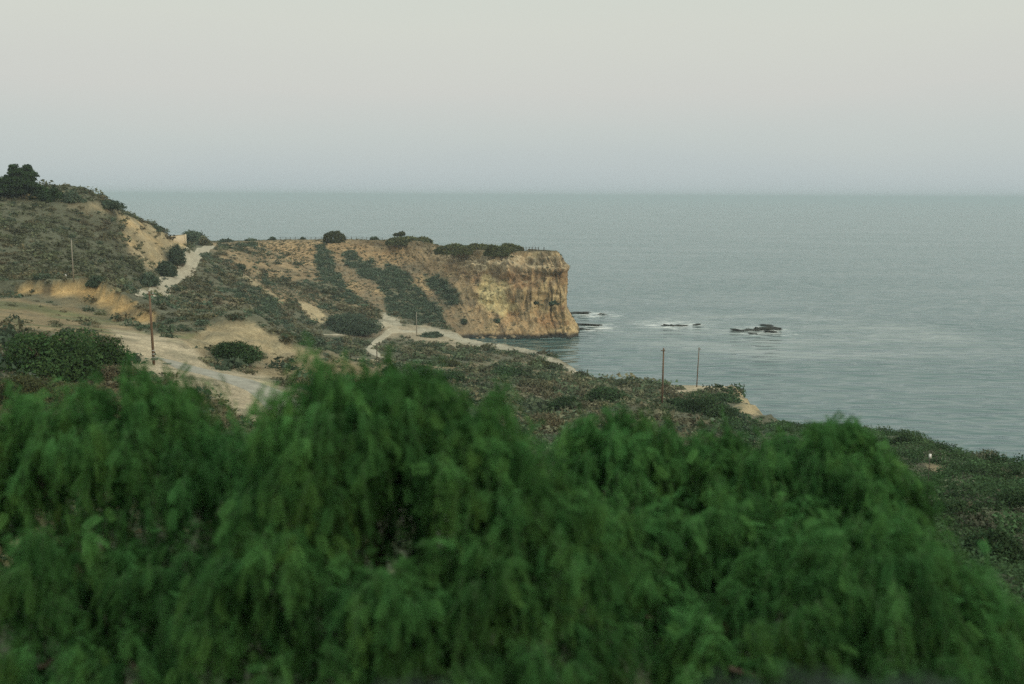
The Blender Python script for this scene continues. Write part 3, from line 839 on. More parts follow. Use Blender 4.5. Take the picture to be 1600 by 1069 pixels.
# ------------------------------------------------------------------ scrub and bushes
def leaf_cloud(rng, n, leaf, lobes=14, radii=(1, 1, 1), ragged=0.12, flat=0.0, clipped=False):
    """n leaf triangles over a dome of lobes; base of the dome at z = 0"""
    radii = np.asarray(radii, float)
    u = rng.normal(size=(lobes, 3)); u[:, 2] = np.abs(u[:, 2]) * (0.9 - flat) - 0.12
    u /= np.linalg.norm(u, axis=1, keepdims=True)
    lc = u * rng.uniform(0.35, 0.72, (lobes, 1)); lr = rng.uniform(0.26, 0.46, lobes)
    lc = np.concatenate([lc, [[0, 0, 0.25]]]); lr = np.append(lr, 0.62)
    k = rng.choice(lobes + 1, n, p=lr ** 2 / (lr ** 2).sum())
    d = rng.normal(size=(n, 3)); d /= np.linalg.norm(d, axis=1, keepdims=True)
    rad = lr[k] * (1 - np.abs(rng.normal(0, 0.16, n)) + ragged * np.maximum(0, rng.normal(0, 1, n)))
    p = lc[k] + d * rad[:, None]
    if clipped:                                               # one smooth wind-clipped cap
        d[:, 2] = np.abs(d[:, 2])
        q = (np.abs(d) ** 3).sum(1) ** (1 / 3)
        p = d / q[:, None] * (0.93 + 0.07 * fbm(d[:, 0] * 6 + lobes, d[:, 1] * 3, d[:, 2] * 3, 2) * 2 + rng.normal(0, .025, n))[:, None]
        p[:, 2] *= 0.85 + 0.2 * noise(d[:, 0] * 3.3 + lobes, 0.5)
    p[:, 2] = np.where(p[:, 2] < 0.02, rng.uniform(0.0, 0.25, n), p[:, 2])
    p *= radii
    nrm = d + rng.normal(0, 0.65, (n, 3)); nrm /= np.linalg.norm(nrm, axis=1, keepdims=True)
    a = np.cross(nrm, rng.normal(size=(n, 3))); a /= np.linalg.norm(a, axis=1, keepdims=True) + 1e-9
    bb = np.cross(nrm, a)
    s = leaf * rng.uniform(0.6, 1.4, (n, 1))
    T = np.stack([p - a * s * 0.45, p + a * s * 0.45, p + bb * s], 1)
    tone = np.clip(rng.normal(1.0, 0.16, lobes + 1)[k] * rng.normal(1, 0.15, n), 0.5, 1.7)
    return T, tone
G_DARK = np.array([0.044, 0.078, 0.036]); G_MID = np.array([0.06, 0.112, 0.042]); G_GREY = np.array([0.138, 0.144, 0.088])
G_BLUE = np.array([0.074, 0.104, 0.070]); G_BROWN = np.array([0.142, 0.132, 0.082]); G_OLIVE = np.array([0.075, 0.085, 0.04])

def bush(name, px, py, w, h, col, label, cat='bush', group=None, seed=0, stems=True, depth=0.8, n=None, leaf=None, base=None, flat=0.0, lobes=None, rz=0.0, clipped=False):
    q = hit(px, py) if base is None else np.asarray(base, float)
    dist = q[1]; k = dist / F
    rng = np.random.default_rng(1000 + seed)
    want = 3.0 * w * h
    n = int(np.clip(want, 320, 15000)) if n is None else n
    leaf = max(0.10, 2.5 * k) * max(1.0, want / n) ** 0.5 if leaf is None else leaf
    R = (w * k / 2 * 1.06, w * k / 2 * depth, h * k * 0.82) if not clipped else (w * k / 2 * 0.95, w * k / 2 * depth, h * k * 1.02)
    T, tone = leaf_cloud(rng, n, leaf, lobes or int(np.clip(w / 6, 9, 26)), R, flat=flat, clipped=clipped)
    q = q + np.array([0, R[1] * 0.5, -0.15])
    q[2] = min(q[2], ground(q[0], q[1])) if base is None else q[2]
    t = thing(name, q, label, cat, group, rz)
    hue = rng.uniform(-1, 1, (len(T), 1)) * np.array([[0.18, 0.05, 0.0]])
    c = col * tone[:, None] * (1 + hue)
    mesh('foliage', T.reshape(-1, 3), np.arange(len(T) * 3).reshape(-1, 3), M_LEAF, t, col=np.repeat(c, 3, 0))
    if stems:
        mb = MB()
        for s in range(6):
            a = rng.uniform(0, 6.28); e = np.array([math.cos(a) * R[0] * .55, math.sin(a) * R[1] * .55, R[2] * rng.uniform(.5, .8)])
            mb.tube([np.array([0.1 * math.cos(a), 0.1 * math.sin(a), -0.3]), e * [.35, .35, .5], e], [R[2] * 0.03 + .02, R[2] * .02 + .015, .012], 6)
        mb.build('stem', M_BARK, t)
    return t

BUSHES = [
    ('bush', 360, 566, 98, 44, G_DARK, 'rounded dark green bush standing alone beside the pale dirt lot', {}),
    ('bush', 55, 590, 190, 92, G_MID * 0.8, 'largest green bush at the left edge above the pepper tree', {}),
    ('bush', 150, 585, 110, 84, G_MID * 0.72, 'big green bush joined to the right side of the largest left bush', {}),
    ('bush', 168, 600, 90, 42, G_BROWN * 0.75, 'brownish dry bush in front of the big green left bushes', {}),
    ('bush', 30, 640, 130, 70, G_OLIVE * 0.9, 'olive bush low at the left edge below the green bushes', {}),
    ('bush', 120, 640, 130, 52, G_OLIVE * 0.85, 'olive brown bush between the left pepper tree and the brownish bush', {}),
    ('thicket', 542, 521, 112, 42, G_BLUE * 0.95, 'long dark rounded thicket at the foot of the headland slope by the pale path', {'flat': 0.3}),
    ('bush', 672, 527, 44, 10, G_BLUE, 'small dark bush at the foot of the far grey pole', {}),
    ('bush', 258, 432, 46, 32, G_BLUE * 0.85, 'dark bush on the lower part of the bare tan scar', {}),
    ('bush', 274, 412, 34, 40, G_BLUE * 0.9, 'tall dark bush between the cream wall and the upper dirt road', {}),
    ('bush', 228, 446, 40, 26, G_BLUE, 'dark bush just left of the lower end of the upper dirt road', {}),
    ('bush', 150, 447, 44, 22, G_BLUE, 'dark bush behind the top of the ochre cut', {}),
    ('hedge', 165, 325, 60, 17, G_BLUE * 0.9, 'low dark hedge clump on the crest of the left ridge', {'flat': 0.3}),
    ('bush', 244, 358, 20, 9, G_BLUE, 'small shrub on the ridge line left of the cream wall', {}),
    ('bush', 84, 315, 32, 34, G_DARK, 'round dark shrub on the hilltop right of the tree', {}),
    ('bush', 62, 313, 42, 32, G_DARK, 'dark shrub on the hilltop between the tree and the round shrub', {}),
    ('bush', 108, 316, 40, 22, G_BLUE, 'low shrub trailing down the hilltop at the right of the round shrub', {}),
    ('bush', -2, 308, 50, 36, G_BLUE, 'dark shrub at the left edge of the photo on the hilltop', {}),
    ('bush', 300, 380, 50, 26, G_BLUE * 0.95, 'dark leafy clump on the skyline where the upper road ends', {}),
    ('bush', 318, 384, 24, 20, G_GREY * 0.9, 'thin greyish shrub at the right of the skyline clump by the road end', {}),
    ('bush', 372, 421, 20, 13, G_BLUE * 0.9, 'small dark bush high on the headland slope nearest the upper road', {}),
    ('bush', 650, 592, 62, 30, G_MID * 0.62, 'green bush behind the middle pepper tree by the narrow footpath', {}),
    ('bush', 608, 588, 40, 22, G_MID * 0.6, 'smaller green bush below the short dark post', {}),
    ('bush', 712, 598, 44, 26, G_DARK, 'dark bush right of the narrow footpath', {}),
    ('bush', 790, 590, 66, 24, G_DARK * 1.1, 'wide dark bush in the middle of the scrub', {}),
    ('bush', 832, 612, 60, 28, G_GREY * 0.9, 'pale grey bush in the middle of the scrub', {}),
    ('bush', 885, 648, 72, 40, G_DARK, 'dark bush just above the dip between the two middle pepper tree crowns', {}),
    ('bush', 950, 632, 72, 32, G_DARK * 1.05, 'dark bush left of the near brown pole', {}),
    ('bush', 780, 648, 90, 36, G_GREY * 0.85, 'greyish bush behind the right slope of the middle pepper tree', {}),
    ('bush', 850, 672, 90, 34, G_BROWN * 0.9, 'brown dry bush in the dip between two pepper tree crowns', {}),
    ('bush', 1100, 652, 110, 42, G_DARK, 'broad dark bush between the near brown pole and the bluff point', {}),
    ('bush', 1060, 636, 44, 20, G_DARK * 1.1, 'dark bush at the right of the near brown pole foot', {}),
    ('bush', 1012, 602, 22, 9, G_DARK, 'small bush on the sea edge left of the near brown pole', {}),
    ('bush', 1123, 606, 15, 8, G_DARK * 0.8, 'small dark bush at the seaward tip of the dirt clearing', {}),
    ('bush', 468, 606, 44, 24, G_BROWN * 0.9, 'brown dry bush right of the grey road', {}),
    ('bush', 1412, 694, 26, 20, G_DARK * 0.8, 'leggy dark shrub breaking the bluff skyline left of the white sign', {'lobes': 8}),
    ('bush', 1388, 694, 26, 14, G_DARK * 0.8, 'low dark shrub on the bluff skyline beside the rightmost tall pepper crown', {}),
    ('bush', 1560, 741, 22, 15, G_DARK * 0.8, 'small dark shrub on the bluff skyline far right of the white sign', {'lobes': 8}),
    ('bush', 1590, 744, 30, 16, G_DARK * 0.8, 'dark shrub on the bluff skyline at the right edge of the photo', {}),
    ('bush', 908, 587, 26, 9, G_OLIVE * 0.8, 'small olive bush on the pale tip of the low spur', {}),
    ('bush', 866, 476, 17, 9, G_BLUE, 'small bush clinging to the bare cliff face near the tip', {'depth': 1.0}),
    ('bush', 835, 474, 12, 7, G_BLUE, 'smaller bush clinging to the bare cliff face left of another', {'depth': 1.0}),
    ('bush', 776, 505, 11, 12, G_BLUE, 'bush low on the cliff below the pale yellow patch', {'depth': 1.0}),
    ('bush', 725, 506, 14, 11, G_BLUE, 'bush low on the cliff near the cove corner', {'depth': 1.0}),
    ('bush', 1130, 628, 60, 18, G_DARK * 1.1, 'dark low bush on the bluff just below the dirt clearing', {}),
    ('bush', 1500, 812, 90, 44, G_DARK * 0.9, 'dark bush on the bluff slope below the white sign', {}),
    ('bush', 1565, 880, 110, 70, G_DARK * 0.85, 'big dark bush at the right edge beside the low pepper tree', {}),
    ('bush', 1600, 800, 90, 44, G_DARK * 0.95, 'dark bush at the right edge halfway up the bluff slope', {}),
    ('bush', 700, 572, 50, 13, G_OLIVE * 0.8, 'olive bush in the grass inside the curve of the low spur', {}),
    ('bush', 850, 575, 60, 12, G_OLIVE * 0.7, 'long olive bush just inland of the pale spur edge', {}),
]
for i, (nm_, px, py, w, hh, c, lab, kw) in enumerate(BUSHES):
    bush(nm_, px, py, w, hh, c, lab, 'bush', None, i, **kw)

def plateau(px, inset=1.2):
    """a point just inside the brow of the headland under a pixel column"""
    r = np.argmin(np.abs(vv - 5.03))
    j = np.argmin(np.abs(hpx[r, :560] - px))
    p = Hd[r, j].copy(); p[1] += inset
    p[2] = ground(p[0], p[1])
    return p
TOPB = [('hedge', 523, 36, 24, G_OLIVE * 0.85, 'domed dark bush spilling over the headland brow', {'inset': -4}),
        ('hedge', 638, 78, 15, G_OLIVE * 1.45, 'long flat wind-clipped hedge on the headland top left of the longest one', {'inset': 0.0}),
        ('hedge', 728, 104, 19, G_OLIVE * 1.5, 'longest flat wind-clipped hedge on the headland brow', {'inset': -1.5}),
        ('hedge', 788, 66, 21, G_OLIVE * 1.4, 'wind-clipped hedge at the seaward end of the headland brow', {'inset': -2.0}),
        ('bush', 584, 20, 9, G_BLUE, 'small bush on the headland skyline right of the domed bush', {}),
        ('bush', 390, 24, 8, G_BLUE, 'low bush on the headland skyline nearest the upper road', {}),
        ('bush', 424, 18, 8, G_BLUE, 'second low bush along the headland skyline from the upper road', {}),
        ('bush', 472, 10, 6, G_BLUE, 'tiny bush behind the headland skyline fence', {}),
        ('bush', 352, 30, 9, G_BLUE, 'dark bush on the skyline just right of the road end', {})]
for i, (nm_, px, w, hh, c, lab, kw) in enumerate(TOPB):
    p = plateau(px, kw.get('inset', 2.0)); p[2] = plateau(px, 1.0)[2] - (2.2 if nm_ == 'hedge' else 0.3)
    bush(nm_, px, 0, w, hh, c, lab, 'bush', None, 200 + i, base=p, flat=0.45 if nm_ == 'hedge' else 0.0, lobes=14 + i if nm_ == 'hedge' else None, depth=0.22 if w > 50 else 0.5, clipped=nm_ == 'hedge')

# trees on the hill and the bent tree on the headland
def small_tree(px, py, w, h, col, label, seed, base=None, lean=0.0, trunk_h=0.35, blobs=7, leaf=None):
    q = hit(px, py) if base is None else base
    k = q[1] / F; H_ = h * k; Wd = w * k
    rng = np.random.default_rng(seed)
    t = thing('tree', q - np.array([0, 0, 0.2]), label, 'tree')
    mb = MB()
    topp = np.array([lean * H_, 0, H_ * 0.62])
    mb.tube([[0, 0, -0.3], [lean * H_ * 0.2, 0, H_ * trunk_h * 0.6], topp * [0.6, 0, 0.8], topp], [H_ * .035, H_ * .028, H_ * .02, H_ * .01], 8)
    mb.build('trunk', M_BARK, t)
    Ts, tn = [], []
    for b_ in range(blobs):
        a = rng.uniform(0, 6.28); rr_ = rng.uniform(0.1, 1) ** 0.6 * Wd * 0.36
        zc = H_ * (trunk_h + (0.84 - trunk_h) * rng.random() ** 1.25)
        rad = Wd * (0.25 - 0.13 * zc / H_) * rng.uniform(0.75, 1.2)
        c = np.array([rr_ * math.cos(a) * (1.3 - 1.05 * zc / H_) + lean * zc, rr_ * math.sin(a) * .8, zc])
        T, tone = leaf_cloud(rng, int(220 * max(1, rad)), leaf or max(0.25, 2.2 * k), 8, (rad, rad, rad * 0.7))
        Ts.append(T + c); tn.append(tone * rng.uniform(.85, 1.15))
        MBl = MB().tube([topp * rng.uniform(.4, .8), c * 0.7 + topp * 0.15, c], [H_ * .014, H_ * .01, .03], 6)
        MBl.build('limb', M_BARK, t)
    T = np.concatenate(Ts); tone = np.concatenate(tn)
    mesh('crown', T.reshape(-1, 3), np.arange(len(T) * 3).reshape(-1, 3), M_LEAF, t, col=np.repeat(col * tone[:, None], 3, 0))
    return t
small_tree(36, 309, 62, 60, G_DARK * 0.9, 'tall dark tree standing highest on the left hilltop', 61, trunk_h=.10, blobs=52)
small_tree(12, 309, 58, 42, G_DARK * 0.95, 'shorter dark tree on the hilltop just left of the highest tree', 62, trunk_h=.16, blobs=24)
small_tree(623, 376, 26, 14, G_OLIVE * 0.8, 'small bent wind-blown tree above the hedge on the headland top', 63, base=plateau(621, 5.0), lean=0.35, trunk_h=.55, blobs=6)

# scrub: too many low shrubs to count
rng = np.random.default_rng(11)
def templates(n, leaf, k, seed):
    r = np.random.default_rng(seed); return [leaf_cloud(r, n, leaf, 6, (1, 1, 0.8), ragged=0.22) for _ in range(k)]
TPL = {'near': templates(330, 0.115, 6, 1), 'mid': templates(90, 0.24, 8, 2), 'far': templates(29, 0.40, 8, 3)}
acc = {'grey': [], 'green': []}
def add_shrubs(P_, size, col, lod, key, hs=None):
    P_ = np.asarray(P_)
    if not len(P_): return
    pick = rng.integers(0, len(TPL[lod]), len(P_)); ang = rng.uniform(0, 6.28, len(P_))
    hs = rng.uniform(0.5, 1.0, len(P_)) if hs is None else hs
    for i, (T, tone) in enumerate(TPL[lod]):
        s = np.where(pick == i)[0]
        if not len(s): continue
        ca, sa = np.cos(ang[s]), np.sin(ang[s])
        x = T[None, ..., 0] * ca[:, None, None] - T[None, ..., 1] * sa[:, None, None]
        y = T[None, ..., 0] * sa[:, None, None] + T[None, ..., 1] * ca[:, None, None]
        z = np.broadcast_to(T[None, ..., 2], x.shape) * hs[s][:, None, None]
        V = np.stack([x, y, z], -1) * size[s][:, None, None, None] + (P_[s] - [0, 0, 0.12])[:, None, None, :]
        C_ = col[s][:, None, :] * tone[None, :, None]
        acc[key].append((V.reshape(-1, 3).astype(np.float32), np.repeat(C_.reshape(-1, 3), 3, 0).astype(np.float32)))
# candidates on the terrain
cx, cy = [], []
for y0, y1, sp in ((28, 90, 1.35), (90, 200, 1.55), (200, 560, 2.0)):
    a, b_ = np.meshgrid(np.arange(-0.68 * y1, 0.68 * y1, sp), np.arange(y0, y1, sp))
    a = a + rng.uniform(-.5, .5, a.shape) * sp; b_ = b_ + rng.uniform(-.5, .5, a.shape) * sp
    ok = np.abs(a) < 0.585 * b_
    cx.append(a[ok]); cy.append(b_[ok])
cx = np.concatenate(cx); cy = np.concatenate(cy)
cz = land_h(cx, cy)
px, py = proj(cx, cy, cz)
dens = 0.92 * np.ones(len(cx))
dens *= 0.55 + 0.7 * sstep(-0.25, 0.3, fbm(cx * .06, cy * .06, 21., 3))
dens = np.where((px > 1330) & (py > 690), 1.0, dens)
for k, f in (('lot', .02), ('field', .05), ('cut', .16), ('mound', .05), ('brown', .22), ('spur', .06), ('scar', .34), ('clear', .05), ('clear2', .05), ('point', .08), ('spurgrass', .5), ('hilltan', .3), ('headsoil', .45), ('ridge', .05), ('ridgeline', .2), ('peak', .06)):
    r_ = region(px, py, k, 3, 5); dens = dens * (1 - r_) + f * r_ * dens
for k, w in (('upper', 11), ('loop', 8), ('spur', 8), ('low', 5)):
    dens *= sstep(w * 0.7, w * 1.1, line_d(px, py, ROADS[k]))
dens *= sstep(3, 8, line_d(px, py, SHORE))
dens *= (cz > 1.5)
dens *= np.where((py < 608) & (px > 1045) & (px < 1165), 0.0, 1.0)
hid = ((cy < 88) & (px < 1330)) | ((py > 715) & (px < 1370))
dens *= np.where(hid, 0.38, 1.0)
keep = rng.random(len(cx)) < dens
cx, cy, cz, px, py = [q[keep] for q in (cx, cy, cz, px, py)]
vis = np.ones(len(cx), bool)
O = Vector(CAM.tolist())
for i in range(len(cx)):                                  # leave out what hills hide
    t = Vector((cx[i], cy[i], cz[i] + 1.5)); d = t - O; L_ = d.length
    for bv in (BV_T, BV_H):
        hh = bv.ray_cast(O, d / L_, L_)
        if hh[0] is not None and hh[3] < L_ - 18: vis[i] = False
cx, cy, cz, px, py = [q[vis] for q in (cx, cy, cz, px, py)]
n_ = len(cx)
pat = fbm(cx * .05, cy * .05, 33., 3) + 0.35 * rng.normal(size=n_)
colr = np.where((pat > 0.12)[:, None], G_BLUE, np.where((pat < -0.25)[:, None], G_BROWN * .85, G_GREY * 0.82))
hillw = (px < 245) & (py < 445)
colr = np.where((hillw & (pat > -0.45))[:, None], np.array([0.100, 0.112, 0.068]), colr)
rightw = px > 1120
colr = np.where((rightw & (pat > -0.5))[:, None], G_DARK * 1.1, np.where(rightw[:, None], np.array([.095, .105, .07]), colr))
midw = (px > 540) & (py > 535) & ~rightw
colr = np.where((midw & (pat > -0.12))[:, None], np.array([0.080, 0.108, 0.062]), np.where(midw[:, None], np.array([0.130, 0.130, 0.082]), colr))
colr = colr * np.clip(rng.normal(1, 0.2, (n_, 1)), .55, 1.6) * (1 + rng.normal(0, .03, (n_, 3)))
size = 1.2 * np.clip(rng.lognormal(-0.10, 0.50, n_), .35, 2.6) * np.where(cy < 90, 0.85, np.where(cy > 250, 1.25, 1.0))
size = np.where(rightw, size * 1.1, size); size = np.where(midw, size * 1.15, size)
key = np.where((pat > 0.12) | rightw | hillw | (midw & (pat > -0.12)), 'green', 'grey')
bigd = (rng.random(n_) < 0.05) & (cy > 140)                               # here and there a large dark shrub
size = np.where(bigd, rng.uniform(1.5, 2.5, n_), size)
colr = np.where(bigd[:, None], G_BLUE * 0.85, colr)
key = np.where(bigd, 'green', key)
hidn = ((cy < 88) & (px < 1330)) | ((py > 715) & (px < 1370))
size = np.where((px > 1130) & (cy < 240), np.minimum(size, 1.9), size)
lod = np.where(((cy < 92) | ((px > 1180) & (cy < 175))) & ~hidn, 'near', np.where(((cy < 210) | (size > 2.0)), 'mid', 'far'))
for kk in ('grey', 'green'):
    for ll in ('near', 'mid', 'far'):
        s = (key == kk) & (lod == ll)
        add_shrubs(np.stack([cx, cy, cz], -1)[s], size[s], colr[s], ll, kk)
# candidates on the headland: slope growth and the mat of scrub on its top
fi = grid_faces(*Hd.shape[:2])[:, 0]
fr, fc = fi // NU, fi % NU
okf = (fc < NU - 1) & (fr < len(vv) - 1) & (vg[fr, fc] > 0.8) & (vg[fr, fc] < 7.0) & (ug[fr, fc] < 12)
fr, fc = fr[okf], fc[okf]
A = np.linalg.norm(np.cross(Hd[fr, np.minimum(fc + 1, NU - 1)] - Hd[fr, fc], Hd[np.minimum(fr + 1, len(vv) - 1), fc] - Hd[fr, fc]), axis=-1)
s = rng.choice(len(fr), 26000, p=A / A.sum()); fr, fc = fr[s], fc[s]
hp = Hd[fr, fc] + (Hd[fr, np.minimum(fc + 1, NU - 1)] - Hd[fr, fc]) * rng.random((len(s), 1)) + (Hd[np.minimum(fr + 1, len(vv) - 1), fc] - Hd[fr, fc]) * rng.random((len(s), 1))
U, V_ = ug[fr, fc], vg[fr, fc]
qx, qy = proj(hp[:, 0], hp[:, 1], hp[:, 2])
gw = green_w(qx, qy, 8)
cl = sstep(4.3, 6.2, U)
n1 = fbm(hp[:, 0] * .06, hp[:, 1] * .06, hp[:, 2] * .06, 3)
d_ = np.maximum(0.95 * gw, (1 - cl) * (0.22 + 0.45 * sstep(0, .4, n1)))
d_ = np.maximum(d_, (1 - sstep(1.8, 3.0, U)) * sstep(3.2, 2.2, V_) * 0.75)
d_ = np.where(cl > 0.5, np.maximum(gw * .9, 0.07), d_)
d_ *= (1 - region(qx, qy, 'ridge', 2, 3)) * (1 - 0.8 * region(qx, qy, 'ridgeline', 2, 2))
d_ = np.where(V_ > 4.9, 0.55 * np.where(V_ < 5.25, 0.35, 1.0), d_)
d_ *= hp[:, 2] > 3
k_ = rng.random(len(s)) < d_
hp, gw, V_, n1 = hp[k_], gw[k_], V_[k_], n1[k_]
n_ = len(hp)
isg = (gw > 0.5) | (rng.random(n_) < 0.25)
colr = np.where(isg[:, None], G_BLUE * 1.05, np.where((rng.random(n_) < .5)[:, None], G_GREY * 0.8, G_BROWN * .9))
colr = colr * np.clip(rng.normal(1, .16, (n_, 1)), .6, 1.5)
size = np.where(gw > 0.5, rng.uniform(1.1, 2.1, n_), rng.uniform(0.5, 1.2, n_)); size = np.where(V_ > 4.9, rng.uniform(.5, 1.0, n_), size)
for kk, m_ in (('green', isg), ('grey', ~isg)):
    add_shrubs(hp[m_], size[m_], colr[m_], 'far', kk)
NTRI = 0
for kk, nm_, lab in (('grey', 'dry_scrub', 'grey and brown dry coastal scrub over the slopes'), ('green', 'coastal_scrub', 'dark green coastal scrub over hillside, bluff and headland')):
    V = np.concatenate([a for a, _ in acc[kk]]); C_ = np.concatenate([c for _, c in acc[kk]])
    o = mesh(nm_, V, np.arange(len(V)).reshape(-1, 3), M_SCRUB, col=C_)
    tag(o, lab, None, None, 'stuff'); NTRI += len(V) // 3

# ------------------------------------------------------------------ poles, posts, sign, wall, fences
def pole(px, yb, yt, mat, label, r=0.16, arm=None, lean=0.0, bands=False):
    q = hit(px, yb); k = np.hypot(q[0], q[1]) and q[1] / F
    hgt = (yb - yt) * k
    t = thing('utility_pole', q, label, 'pole', 'poles along the coast')
    MB().tube([[0, 0, -0.6], [lean * hgt * .5, 0, hgt * .5], [lean * hgt, 0, hgt]], [r, r * .85, r * .68], 12).build('shaft', mat, t, True)
    MB().tube([[lean * hgt, 0, hgt], [lean * hgt, 0, hgt + .06]], [r * .75, r * .5], 12).build('cap', M_METAL, t)
    if arm:
        z = hgt - 0.45
        ar = MB().box((lean * hgt + arm * 0.15, -r * .9, z), (arm, .10, .12)).build('crossarm', mat, t)
        for s in (-0.42, 0.42):
            MB().tube([[lean * hgt + arm * .15 + s * arm, -r * .9, z + .06], [lean * hgt + arm * .15 + s * arm, -r * .9, z + .14], [lean * hgt + arm * .15 + s * arm, -r * .9, z + .26]], [.03, .07, .045], 8).build('insulator', M_METAL, ar)
    if bands:
        for z in (0.9, 1.4, 1.9):
            MB().tube([[0, 0, z], [0, 0, z + .14]], [r * 1.06, r * 1.06], 12).build('band', M_METAL, t)
    return t
pole(240.5, 570, 453, M_POLE, 'brown wooden utility pole with a small crossarm beside the dirt lot', 0.19, 0.9, -0.015, True)
pole(115, 437, 375, M_POLE_GREY, 'thin grey pole on the terrace above the ochre cut', 0.15)
pole(651, 523, 487, M_POLE_GREY, 'distant grey pole on the low spur near the cove', 0.17)
pole(1034.5, 634, 541, M_POLE, 'thicker brown pole nearer the camera in front of the sea', 0.20, -0.8)
pole(1088.5, 605, 541, M_POLE, 'thinner brown pole standing in the dirt clearing by the sea edge', 0.15, 0.7, 0.03)
q = hit(589, 563)
t = thing('marker_post', q, 'short dark post standing beside the curved dirt path', 'post')
hp_ = 26 * q[1] / F
MB().tube([[0, 0, -.3], [0, 0, hp_]], [.13, .12], 8).build('shaft', M_POST_DARK, t, True)
MB().tube([[0, 0, hp_], [0, 0, hp_ + .12]], [.14, .06], 8).build('cap', M_POST_DARK, t)
q = P(1447, 800, 62.0); q[2] = ground(q[0], q[1])
t = thing('sign_post', q, 'slim post with a small white sign on the scrub covered bluff', 'sign')
zt = P(1446, 704, 62.0)[2] - q[2]
MB().tube([[0, 0, -.3], [0, 0, zt]], [.026, .022], 8).build('post', M_POST_DARK, t, True)
sp_ = MB().box((0, -.05, zt - .36), (.16, .012, .30)).build('sign_panel', M_WHITE, t)
for s in (-.1, .1):
    MB().tube([[0, -.062, zt - .36 + s], [0, -.052, zt - .36 + s]], .012, 6).build('bolt', M_METAL, sp_)
q = hit(101, 434)
t = thing('utility_box', q, 'small white box on the terrace left of the thin grey pole', 'box')
MB().box((0, 0, .42), (.75, .6, .84)).build('cabinet', M_WHITE, t)
MB().box((0, 0, .87), (.83, .68, .06)).build('lid', M_METAL, t)

q = P(276, 384, 428.0); q[2] = ground(q[0], q[1])
t = thing('retaining_wall', q, 'cream stucco wall at the foot of the ridge beside the upper road', 'wall', None, math.radians(14))
mb = MB()
v = np.array([[-4.2, 4.4], [3.6, 5.2], [3.6, -2.5], [-4.2, -1.0]])
th_ = .45
vv_ = np.array([[x, y, z] for y in (-th_, 0) for x, z in v])
mb.add(vv_, [[3, 2, 1, 0], [4, 5, 6, 7], [0, 1, 5, 4], [1, 2, 6, 5], [2, 3, 7, 6], [3, 0, 4, 7]])
mb.build('wall_face', M_WALL, t)
MB().box((3.85, -.2, 1.4), (.55, .75, 8.0)).build('pier', M_WALL, t)
cp = mb = MB()
vv_ = np.array([[x, y, z + dz] for y in (-th_ - .08, .08) for x, z, dz in ((-4.25, 4.41, .14), (3.55, 5.21, .14), (3.55, 5.21, 0.0), (-4.25, 4.41, 0.0))])
mb.add(vv_, [[3, 2, 1, 0], [4, 5, 6, 7], [0, 1, 5, 4], [1, 2, 6, 5], [2, 3, 7, 6], [3, 0, 4, 7]])
mb.build('coping', M_POLE_GREY, t)

def fence(P0, hgt, thick, label, mat, sag=True):
    P0 = np.asarray(P0)
    t = thing('fence', P0[0], label, 'fence')
    for p in P0 - P0[0]:
        MB().box((p[0], p[1], p[2] + hgt / 2 - .15), (thick, thick, hgt + .3)).build('post', mat, t)
    for z in (0.45, 0.85):
        for p, r in zip(P0[:-1] - P0[0], P0[1:] - P0[0]):
            MB().tube([p + [0, thick * .6, hgt * z], r + [0, thick * .6, hgt * z]], .035, 5).build('rail', mat, t)
    return t
fence([plateau(x, 3.5) for x in np.arange(436, 604, 8)], 1.5, .22, 'long thin post fence along the headland skyline', M_POST_DARK)
fence([plateau(x, 1.5) for x in np.arange(818, 854, 4.6)], 2.0, .30, 'short post fence at the seaward tip of the headland top', M_POST_DARK)
# roadside barrier on the hilltop
bq = [hit(x, y) for x, y in ((-60, 303), (0, 306), (22, 307), (44, 309), (66, 311), (88, 314))]
bq = [b_ for b_ in bq if b_ is not None]
t = thing('road_barrier', bq[0], 'low pale barrier along the top of the left hill', 'barrier')
for a_, b_ in zip(bq[:-1], bq[1:]):
    a_, b_ = a_ - bq[0], b_ - bq[0]
    MB().tube([a_ + [0, 0, .75], b_ + [0, 0, .75]], .20, 6).build('rail', M_POLE_GREY, t)
for b_ in bq:
    MB().box(b_ - bq[0] + [0, .2, .3], (.2, .2, 1.2)).build('post', M_POLE_GREY, t)
q = hit(50, 309)
t = thing('marker_post', q, 'pale upright post in front of the hilltop trees', 'post')
MB().tube([[0, 0, -.3], [0, 0, 2.6]], [.14, .12], 8).build('shaft', M_POLE_GREY, t)
MB().box((0, 0, 2.67), (.34, .34, .12)).build('cap', M_POLE_GREY, t)

